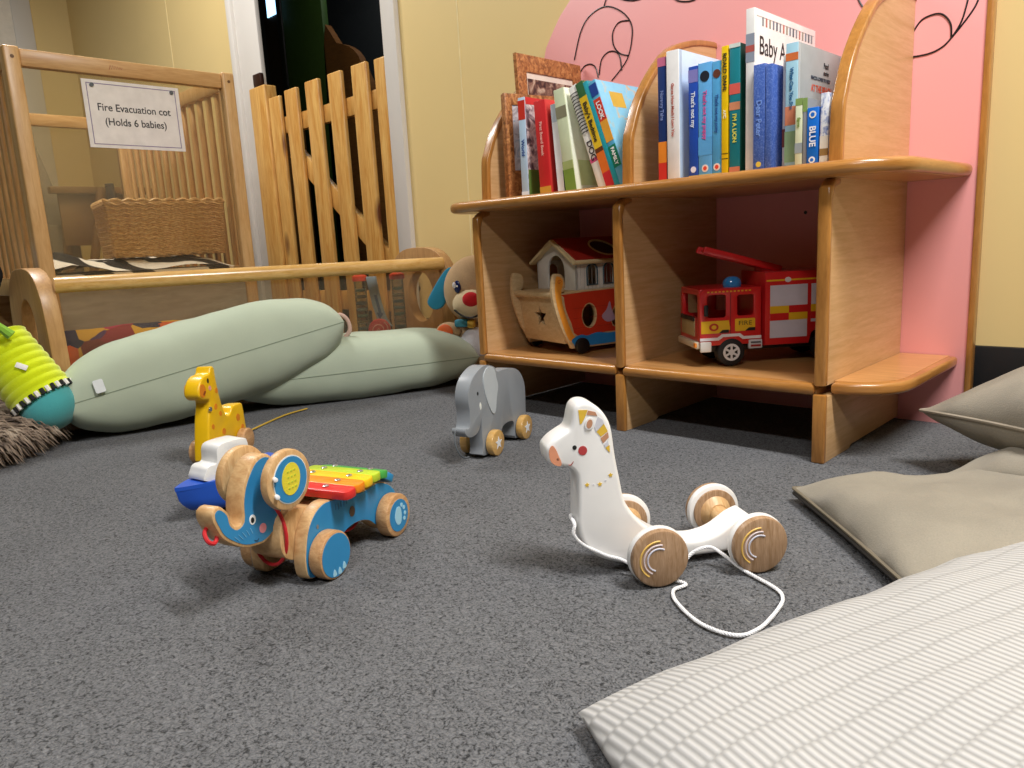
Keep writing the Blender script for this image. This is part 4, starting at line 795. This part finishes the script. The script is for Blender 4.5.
for sd in (1, -1):
    e_ = MB(); ec = (.042, .146); e_.plate(ell(*ec, .040, .038, 40), sd*.030, sd*.042, M['toyw'], XZ, .003)
    overlay(e_, ell(ec[0]-.001, ec[1], .0305, .0305, 40), sd*.0422, P('#dfe6e6'), sd); overlay(e_, ell(ec[0]-.001, ec[1], .0292, .029, 40), sd*.0427, bl, sd); overlay(e_, ell(ec[0]-.001, ec[1]+.001, -.0165+.033, .0205, 32, 0.2), sd*.0432, P('#e3d63c'), sd)
    for i in range(4):
        for j in range(3): overlay(e_, ell(ec[0]-.008+.006*j, ec[1]-.010+.007*i, .0016, .0011, 8), sd*.0438, P('#b7c83a'), sd)
    e_.build('ear', be)
    pg = MB(); 
    for z in (.155, .133): pg.cyl((.068, sd*.041, z), (.072, sd*.048, z), .003, P('#f4f4f4', .3), 12, .001)
    pg.build('peg', be)
MB().cyl((.036, -.03, .146), (.036, .03, .146), .009, M['toyw'], 16).build('ear_dowel', be)
BP = [(0.030, 0.009), (0.035, 0.0304), (0.0318, 0.0502), (0.0247, 0.0712), (0.0121, 0.0872), (-0.0056, 0.0966), (-0.0241, 0.097), (-0.0587, 0.092), (-0.0982, 0.0854), (-0.135, 0.0864), (-0.1659, 0.0721), (-0.181, 0.050), (-0.183, 0.03), (-0.175, 0.012), (-0.15, 0.008), (-0.1233, 0.0217), (-0.1055, 0.0364), (-0.0829, 0.0444), (-0.0558, 0.044), (-0.0322, 0.033), (-0.0184, 0.012), (0.006, 0.006)]
for sd in (1, -1):
    b_ = MB(); b_.plate(smooth_loop(BP, 3), sd*.026, sd*.046, M['toyw'], XZ, .0025)
    overlay(b_, smooth_loop(inset(BP, .0018), 3), sd*.0461, bl, sd)
    overlay(b_, ell(-.068, .0655, .0062, .0075, 20), sd*.0466, P('#5a4630'), sd)
    for c_ in ((.006, .071), (.010, .053)): overlay(b_, ell(*c_, .0022, .003, 12), sd*.0466, P('#9aa0a4', .3, metal=.7), sd)
    for i in range(5): overlay(b_, [(-.034-.006*i, .088), (-.033-.006*i, .088), (-.033-.006*i, .080-.002*(i % 2)), (-.034-.006*i, .080)], sd*.0466, P('#1e5f8c'), sd)
    b_.build('side_plate', be)
MB().plate(smooth_loop([(-.01, .03), (.03, .032), (.052, .05), (.05, .085), (.03, .10), (-.01, .09), (-.1, .07), (-.15, .07), (-.15, .04), (-.1, .05)], 3), -.026, .026, M['toyw'], XZ, .002).build('core_block', be)
keys = [('#d8302c', -.036, .0985, 0), ('#ee8a18', -.062, .0985, 1), ('#f2c41c', -.088, .097, 2), ('#b4cc30', -.114, .0955, 3), ('#4aa84a', -.139, .091, 4), ('#2f8cc4', -.160, .080, 5)]
for i, (c_, s, z, k) in enumerate(keys):
    tl = math.radians([2, 3, 3, 0, -14, -34][i]); hw = [.076, .072, .067, .062, .056, .05][i]
    kb = MB(); kb.plate(rrect(-.0125, -hw, .0125, hw, .009, 4), 0, .012, P(c_, .35), XY, .002, xf=Matrix.Translation((s, 0, z)) @ Matrix.Rotation(tl, 4, 'Y'))
    for y in (-.032, .032): kb.lathe([(.0045, 0), (.0045, .0013), (.003, .002), (0, .0021)], P('#c9ccd0', .25, metal=.9), 14, (s, y, z+.0122))
    kb.build('xylophone_bar', be, label=['red', 'orange', 'yellow', 'light green', 'green', 'blue'][i]+' wooden xylophone bar')
for s in (0, -.15):
    MB().cyl((s, -.06, .032), (s, .06, .032), .005, P('#b8bcc0', .3, metal=.6), 12).build('axle', be)
    for sd in (1, -1):
        wh = MB(); wh.cyl((s, sd*.047, .032), (s, sd*.0675, .032), .032, M['wheelw'], 44, .003); y = sd*.0676
        overlay(wh, ell(s, .032, .0288 if s == 0 else .024, .0288 if s == 0 else .024, 40), y, bl, sd)
        y += .0005*sd; pc = P('#9fd0e6')
        if s == 0:
            for k in (-1, 0, 1): a = math.radians(262+k*25); cx, cz = s+.0245*math.cos(a), .032+.0245*math.sin(a); overlay(wh, smooth_loop([(cx-.0035, cz-.0025), (cx+.0035, cz-.0025), (cx+.0025, cz+.003), (cx, cz+.0065), (cx-.0025, cz+.003)], 3), y, pc, sd)
        else:
            overlay(wh, smooth_loop([(s+.012, .032), (s+.005, .045), (s-.004, .043), (s-.006, .030), (s-.002, .019), (s+.007, .020)], 3), y, pc, sd)
            for a in (150, 185, 215, 120): cx, cz = s-.0155*math.cos(math.radians(a+180))*1, .032+.0155*math.sin(math.radians(a)); overlay(wh, ell(cx-.0, cz, .0032, .0032, 12), y, pc, sd)
        wh.build('wheel', be)
rc = P('#c8222a', .6)
MB().tube([(.045, .0292*math.cos(a), .072+.043*math.sin(a)) for a in [i*math.pi/14 for i in range(28)]], .0024, rc, 7, True).build('red_cord', be)
rc2 = MB(); rc2.tube([(.136, -.004, .114), (.144, .0, .110), (.146, .006, .102), (.140, .008, .097), (.133, .006, .1), (.130, .004, .104)], .0026, rc, 7, sm=4); rc2.tube([(-.05, .0, .03), (-.09, .01, .02), (-.13, .02, .028)], .002, rc, 6, sm=4) if False else None; rc2.build('pull_cord', be); MB().tube([(-.05, .0, .05), (-.07, .01, .03), (-.10, .02, .026), (-.13, .02, .045)], .002, rc, 6, sm=4).build('cord_tail', be)
MB().tube([(.028, -.04, .046), (.03, 0, .045), (.028, .04, .046)], .0009, P('#c8ccd0', .25, metal=.9), 6, sm=5).build('steel_wire', be)

# giraffe
gi = thing('giraffe_pull_toy', 'yellow wooden giraffe pull-along toy on plain wooden wheels', 'toy', (-1.511, .634, 0), rotz=math.atan2(-.8, .6))
gy_ = plain('giraffe_yellow', '#f0c012', .35, mottle=.04, coat=.2)
GI = [(0.0439, 0.1645), (0.046, 0.1512), (0.0335, 0.141), (0.013, 0.1365), (0.0115, 0.1244), (0.0223, 0.096), (0.0307, 0.0647), (0.0382, 0.0313), (.036, .012), (-.01, .012), (-0.0342, 0.037), (-0.0699, 0.0366), (-.092, .012), (-.128, .014), (-0.1269, 0.0538), (-0.1224, 0.096), (-0.1104, 0.1035), (-0.0784, 0.1031), (-0.0656, 0.0906), (-0.0463, 0.0933), (-0.0325, 0.13), (-0.0251, 0.174), (-0.0229, 0.1984), (-0.0098, 0.2013), (-0.0018, 0.1896), (0.0199, 0.187), (.035, .178)]
gb = MB(); gb.plate(smooth_loop(GI, 3), -.0165, .0165, gy_, XZ, .004, seg=3); om = P('#e58a1c')
for sd in (1, -1):
    y = sd*.0166; overlay(gb, smooth_loop([(.042, .162), (.036, .173), (.024, .170), (.02, .156), (.03, .146), (.042, .151)], 3), y, om, sd); overlay(gb, ell(.008, .176, .0034, .0052, 16), y, P('#1a1a1a'), sd); overlay(gb, ell(.004, .16, .005, .005, 16), y, P('#f0a6a0'), sd)
    overlay(gb, smooth_loop([(.026, .158), (.032, .152), (.029, .15), (.022, .156)], 2), y+.0005*sd, P('#8a3a1c'), sd)
    for c_ in ((-.02, .15, .006), (-.01, .118, .007), (-.025, .10, .006), (-.03, .06, .008), (.01, .08, .006), (-.095, .075, .009), (-.11, .05, .007), (0, .045, .007)): overlay(gb, smooth_loop(ell(c_[0], c_[1], c_[2], c_[2]*.9, 5, c_[0]*90), 2), y, om, sd)
gb.build('body', gi)
MB().cyl((.014, .0165, .118), (.014, .0195, .118), .0052, P('#c9ccd0', .25, metal=.9), 16, .001).build('bell', gi)
for s in (0.0, -.095):
    MB().cyl((s, -.035, .025), (s, .035, .025), .005, M['toyw'], 12).build('axle', gi)
    for sd in (1, -1): wh = MB(); wh.cyl((s, sd*.0185, .025), (s, sd*.0375, .025), .025, M['wheelw'], 36, .003); wh.build('wheel', gi)
iv = Matrix.Rotation(-math.atan2(-.8, .6), 4, 'Z') @ Matrix.Translation((1.511, -.634, 0))
MB().tube([tuple(iv @ Vector(p)) for p in ((-1.575, .72, .03), (-1.61, .745, .02), (-1.71, .831, .004), (-1.78, .95, .004), (-1.80, 1.03, .004))], .0022, P('#c9a63a', .7), 6, sm=4).build('pull_cord', gi)

# toy boat
bo = thing('toy_boat', 'blue and white wooden toy boat half hidden behind the blue elephant', 'toy', (-1.205, .515, 0), rotz=math.atan2(-.55, -.20))
bo.rotation_euler = (0, 0, math.radians(-80)); bo.location = (-1.214, .543, 0); bo.scale = (1.1, 1.1, 1.08)
hull = MB(); hb_ = P('#2456c0', .35)
def hullf(u, v):
    # u along, v around (half section), closed shape
    x = -.09+.19*u; tt = max(0, (u-.55)/.45); hw = .031*(1-tt**2.2)+.0005; z0 = .004+.012*tt; a = math.pi*v
    x -= .022*tt*math.sin(math.pi*max(0, min(1, v)))
    if v <= 0: return (x, -hw, .058)
    if v >= 1: return (x, hw, .058)
    c = math.cos(a); s = math.sin(a)
    return (x, -hw*(abs(c)**.45)*(1 if c > 0 else -1), .058-(.058-z0)*(s**.4))
hull.grid(hullf, 24, 16, hb_)
top = [hullf(i/24, 0) for i in range(25)]+[hullf(i/24, 1) for i in range(24, -1, -1)]
hull.plate([(p[0], p[1]) for p in top[:24]]+[(.1, 0)]+[(p[0], p[1]) for p in top[26:]], .052, .058, hb_, XY)
hull.plate([(hullf(0, j/16)[1], hullf(0, j/16)[2]) for j in range(17)], -.0905, -.0895, hb_, YZ)
for i in range(4): hull.cyl((.045-.018*i, .030, .045), (.045-.018*i, .0318, .045), .003, P('#e6ecf6'), 12)
hull.tube([(-.03, .0305, .03), (-.036, .0315, .02), (-.028, .0315, .014), (-.02, .0315, .02)], .0018, P('#c9d6ee'), 6, sm=3); hull.build('hull', bo)
cb = MB(); wm = P('#eeeeec', .3, coat=.2)
cb.plate([smooth_loop([(.062, .058), (.064, .075), (.055, .082), (.038, .084), (.034, .105), (.02, .113), (-.028, .113), (-.038, .106), (-.04, .085), (-.05, .08), (-.052, .058)], 4), rrect(-.02, .082, .008, .10, .006)], -.02, .02, wm, XZ, .004, seg=3)
cb.plate(rrect(-.02, .082, .008, .10, .006), -.008, .008, P('#8d9296'), XZ)
for z in (.078, .084, .09): cb.box(.012, .0202, z, .026, .0206, z+.0012, P('#9aa0a6'))
cb.bm.transform(Matrix.Translation((.012, 0, .004)) @ Matrix.Diagonal((.74, 1, .93, 1))); cb.build('cabin', bo)

# fire engine
fe = thing('toy_fire_engine', 'red toy fire engine with raised ladder in the right-hand bay', 'toy', (-.775, 1.36, .1462), rotz=math.radians(48)); fe.scale = (1.07, 1.07, 1.07); fe.location = (-.783, 1.352, .1462)
R_ = P('#c81f22', .3, coat=.3); W_ = P('#c9c3cc', .4); K_ = P('#141416', .4); Y_ = P('#e0b020', .4); wi = .125; T = lambda mb, n_, **k: (mb.bm.transform(Matrix.Diagonal((1 if n_ == 'wheel' else 1.22, 1, 1 if n_ == 'wheel' else .985, 1))), mb.build(n_, fe, **k))[1]
ch = MB().box(.01, .012, .028, .245, wi-.012, .045, K_, .003); T(ch, 'chassis')
ca = MB()
side = rrect(.0, .042, .098, .152, .012, 4, (0, 1, 0, 0)); win1 = rrect(.012, .096, .042, .14, .005); win2 = rrect(.06, .098, .086, .138, .004)
for y0 in (0, wi-.006): ca.plate([side, win1, win2], y0, y0+.006, R_, XZ, .0015)
ca.plate([rrect(0.004, .042, wi-.004, .152, .008), rrect(.016, .096, wi-.016, .14, .006)], .0, .006, R_, YZ, .0015)
ca.box(.0, .004, .142, .098, wi-.004, .152, R_, .004); ca.box(.094, .004, .042, .098, wi-.004, .15, R_); ca.box(.004, .006, .042, .096, wi-.006, .06, R_)
ca.box(.048, -.0004, .06, .0495, .0, .142, P('#8a1416'))
for y, sd in ((-.0006, 0), ): 
    ca.plate([(.002, .066), (.042, .066), (.048, .072), (.046, .09), (.002, .09)], -.0008, .0, Y_, XZ); ca.plate(rrect(.056, .068, .088, .092, .002), -.0008, 0, Y_, XZ)
    ca.plate(ell(.022, .078, .0075, .0075, 20), -.0013, -.0005, P('#b8321c'), XZ); ca.plate(ell(.022, .078, .004, .004, 12), -.0017, -.0009, Y_, XZ)
    ca.plate([(.03, .066), (.046, .066), (.046, .072), (.036, .072)], -.0012, -.0006, K_, XZ); ca.plate([(.072, .068), (.088, .068), (.088, .074), (.078, .074)], -.0012, -.0006, K_, XZ)
    ca.text('FIRE', .012, P('#5a4a1a'), face_xf((.072, -.0012, .083), (1, 0, 0), (0, 0, 1)))
    ca.plate([(.0, .052), (.03, .052), (.037, .058), (.062, .058), (.068, .052), (.098, .052), (.098, .0575), (.07, .0575), (.064, .0635), (.035, .0635), (.028, .0575), (.0, .0575)], -.0012, .0, P('#e2dce0', .4), XZ)
for i in range(12): ca.box(.012+i*.006, -.0006, .1445, .015+i*.006, .0001, .147, Y_)
T(ca, 'cab'); T(MB().box(-.0015, .03, .058, .002, wi-.012, .095, P('#a89468', .4), .001).box(-.003, .03, .088, .0, wi-.012, .097, K_, .001), 'grille', label='tan and black front grille')
T(MB().box(-.006, .004, .036, .006, wi-.004, .05, P('#c9bda6', .35), .003).box(-.007, .004, .04, -.004, .014, .048, P('#e88a30', .3)).box(0, -.003, .03, .018, .004, .05, P('#d0cbc4', .35), .002), 'bumper')
T(MB().box(.005, -.008, .10, .012, -.003, .122, K_, .002), 'mirror')
lg = MB(); lg.box(.078, -.002, .032, .1, .006, .05, P('#c9c9cc', .3), .002).box(.081, -.003, .036, .097, -.001, .040, P('#9a2a2a', .3)).box(.081, -.003, .043, .097, -.001, .046, P('#55555a', .3)); T(lg, 'step')
T(MB().lathe([(.0, 0), (.014, 0), (.015, .006), (.013, .014), (.008, .019), (0, .021)], P('#2e7fc0', .15, coat=.5), 24, (.06, .03, .152)), 'blue_beacon')
bx_ = MB(); bx_.plate([(.104, .036), (.176, .036), (.180, .056), (.190, .066), (.206, .070), (.222, .066), (.232, .056), (.236, .036), (.25, .036), (.25, .178), (.104, .178)], 0, wi, R_, XZ, .003)
for x0, x1 in ((.112, .172), (.178, .242)):
    z0 = .05 if x0 < .15 else .078
    bx_.box(x0, -.0006, z0, x1, .001, .152, W_); mx_ = (x0+x1)/2
    bx_.box(x0, -.0012, .098, mx_, 0, .112, Y_).box(mx_, -.0012, .098, x1, 0, .112, R_).box(x0, -.0012, .084, mx_, 0, .098, R_).box(mx_, -.0012, .084, x1, 0, .098, Y_)
bx_.box(.106, -.0006, .160, .248, .001, .163, Y_); bx_.cyl((.14, -.0014, .162), (.14, .0, .162), .005, P('#d8d0d0'), 12); T(bx_, 'equipment_box')
def twheel(x, y0, sd):
    t__ = MB(); t__.cyl((x, y0, .027), (x, y0+sd*.026, .027), .027, P('#1a1a1c', .6), 36, .004)
    yo = y0+sd*.0262
    rim_ = [ell(x, .027, .0165, .0165, 30)]+[[(x+r_*math.cos(a+da), .027+r_*math.sin(a+da)) for r_, da in ((.006, -.22), (.0125, -.34), (.0125, .34), (.006, .22))] for a in [k*2*math.pi/6 for k in range(6)]]
    t__.plate(rim_, yo-sd*.001, yo+sd*.0006, P('#dcdcde', .3), XZ); return t__
for x in (.061, .252):
    T(twheel(x, .024, -1), 'wheel'); T(twheel(x, wi-.024, 1), 'wheel')
ld = MB(); 
Rl = Matrix.Translation((.125, wi/2, .186)) @ Matrix.Rotation(math.radians(20), 4, 'Y')
for y in (-.02, .02): ld.box(-.115, y-.005, -.006, .02, y+.005, .008, R_, .003, xf=Rl)
for i in range(6): ld.box(-.108+i*.02, -.018, -.002, -.103+i*.02, .018, .003, R_, .001, xf=Rl)
T(ld, 'ladder'); T(MB().cyl((.13, wi/2, .177), (.13, wi/2, .186), .022, R_, 24, .002), 'turntable')

# ark shape sorter
th_a = math.radians(74); ak = thing('toy_ark', 'painted wooden toy ark with white house in the left-hand bay', 'toy', (-1.157, 1.337, .1462), rotz=th_a)
K = lambda mb, n_, **k: mb.build(n_, ak, **k); pl_ = wood('ark_ply', '#d6b98c', '#c4a274', (20, 20, 60), coat=.05); aw = .20
sideo = smooth_loop([(-.002, .19), (.012, .196), (.026, .188), (.03, .17), (.026, .155), (.034, .148), (.24, .148), (.25, .155), (.248, .175), (.262, .192), (.276, .185), (.28, .16), (.262, .07), (.235, .022), (.215, .014), (.06, .014), (.04, .022), (.012, .075), (-.006, .14)], 3)
for y0, near in ((0, True), (aw-.01, False)):
    s_ = MB(); holes = [smooth_loop(ell(.098, .09, .020, .028, 12), 2), smooth_loop([(.17, .06), (.2, .06), (.205, .09), (.185, .11), (.168, .09)], 3)]
    s_.plate([sideo]+holes, y0, y0+.01, pl_, XZ, .003)
    if near:
        yv = -.0001
        s_.plate(smooth_loop([(.004, .185), (.014, .189), (.023, .182), (.024, .17), (.018, .150), (.024, .11), (.042, .06), (.056, .035), (.036, .036), (.016, .085), (.002, .14)], 3), yv-.0005, .001, P('#ef9a34', .35), XZ)
        s_.plate([smooth_loop([(.032, .146), (.244, .146), (.24, .1), (.225, .05), (.15, .046), (.062, .044), (.045, .075), (.03, .11), (.026, .14)], 3)]+[inset(h__, -.003) for h__ in holes], yv-.0005, .001, P('#cc3a22', .35), XZ)
        s_.plate(smooth_loop([(.044, .036), (.07, .046), (.09, .042), (.12, .047), (.16, .042), (.2, .046), (.232, .042), (.222, .024), (.205, .018), (.066, .018), (.05, .024)], 3), yv-.0008, .0015, P('#2f86c8', .35), XZ)
        s_.tube([(.014+.006*math.cos(a)*(1-a/9), yv-.001, .176+.006*math.sin(a)*(1-a/9)) for a in [i*.4 for i in range(20)]], .0008, P('#c8641c'), 5)
        for i in range(3): s_.box(.05, yv-.0008, .062+i*.024, .235, yv, .0626+i*.024, P('#9a2414'))
        s_.plate(smooth_loop([(.135, .085), (.15, .1), (.16, .12), (.165, .1), (.175, .075), (.15, .07)], 3), yv-.0012, yv, P('#b89ab0', .4), XZ)
    K(s_, 'side_panel')
e1 = MB(); e1.plate([[(.01, .022), (aw-.01, .022), (aw-.01, .142), (.01, .142)], star(.10, .085, .028, .012)], .045, .053, pl_, YZ, .001, xf=Matrix.Rotation(math.radians(-8), 4, 'Y') @ Matrix.Translation((-.012, 0, .0))); K(e1, 'end_panel')
K(MB().plate([(.01, .022), (aw-.01, .022), (aw-.01, .142), (.01, .142)], .235, .243, pl_, YZ, .001), 'end_panel')
K(MB().cyl((.008, .005, .145), (.008, aw-.005, .145), .0085, pl_, 18), 'handle_bar'); K(MB().box(.05, .01, .024, .235, aw-.01, .03, pl_), 'floor_board'); K(MB().box(.03, .002, .146, .245, aw-.002, .152, pl_, .002), 'deck')
wh_m = P('#d9d5cc', .4); hs_ = MB(); x0h, x1h = .072, .245; y0h, y1h = .012, aw-.012; zt = .222
arch = lambda c, z0, w_, h: [(c-w_/2, z0), (c+w_/2, z0)]+[(c+w_/2*math.cos(a), z0+h-w_/2+w_/2*math.sin(a)) for a in [i*math.pi/10 for i in range(11)]]
for y in (y0h, y1h-.006):
    wl_ = [rrect(x0h, .152, x1h, zt, .0005, 1)]+[arch(x, .163, .031, .05) for x in (.118, .168, .218)]
    hs_.plate(wl_, y, y+.006, wh_m, XZ, .001)
ym = (y0h+y1h)/2
for x in (x0h, x1h-.006): hs_.plate([[(y0h, .152), (y1h, .152), (y1h, zt), (ym, .268), (y0h, zt)], arch(ym, .156, .075, .080)], x, x+.006, wh_m, YZ, .001)
K(hs_, 'house')
fr_ = MB()
for x in (.118, .168, .218): fr_.tube([(a, y0h-.0015, b) for a, b in arch(x, .163, .031, .05)], .002, P('#3d5560', .4), 6, True)
for x in [x0h+.012+i*.0112 for i in range(16)]: fr_.box(x, y0h-.0006, .154, x+.0008, y0h, .220, P('#b0aca4'))
K(fr_, 'window_frame')
for sd in (-1, 1):
    r_ = MB(); d_ = Vector((0, sd*(y1h-y0h+.03)/2, -.056)); n_ = d_.length; tt = math.atan2(d_.z, d_.y)
    xf_ = Matrix.Translation((0, ym, .276)) @ Matrix.Rotation(tt, 4, 'X')
    r_.box(x0h-.016, 0, -.008, x1h+.016, n_, .0, P('#d8c294', .45), .002, xf=xf_) if sd > 0 else r_.box(x0h-.016, 0, 0.0, x1h+.016, n_, .008, P('#d8c294', .45), .002, xf=xf_)
    rd = P('#a82820', .4); ho = [ell((x0h+x1h)/2+.02, n_*.5, .034, n_*.33, 28)]
    if sd > 0: r_.plate([[(x0h-.006, .002), (x1h+.012, .002), (x1h+.012, n_-.008), (x0h-.006, n_-.008)]]+ho, -.0005, .0025, rd, XY, xf=xf_)
    else: r_.plate([[(x0h-.006, .002), (x1h+.012, .002), (x1h+.012, n_-.008), (x0h-.006, n_-.008)]]+ho, -.0025, .0005, rd, XY, xf=xf_)
    if sd < 0: r_.tube([tuple(xf_ @ Vector((a, b, -.002))) for a, b in ho[0]], .003, P('#d2bf92'), 6, True); r_.plate(ho[0], -.001, .0005, P('#3a1c18', .6), XY, xf=xf_)
    K(r_, 'roof')
for x in (.07, .22):
    for y0 in (-.012, aw): K(MB().cyl((x, y0, .0195), (x, y0+.012, .0195), .0193, P('#121214', .45), 32, .003), 'wheel')
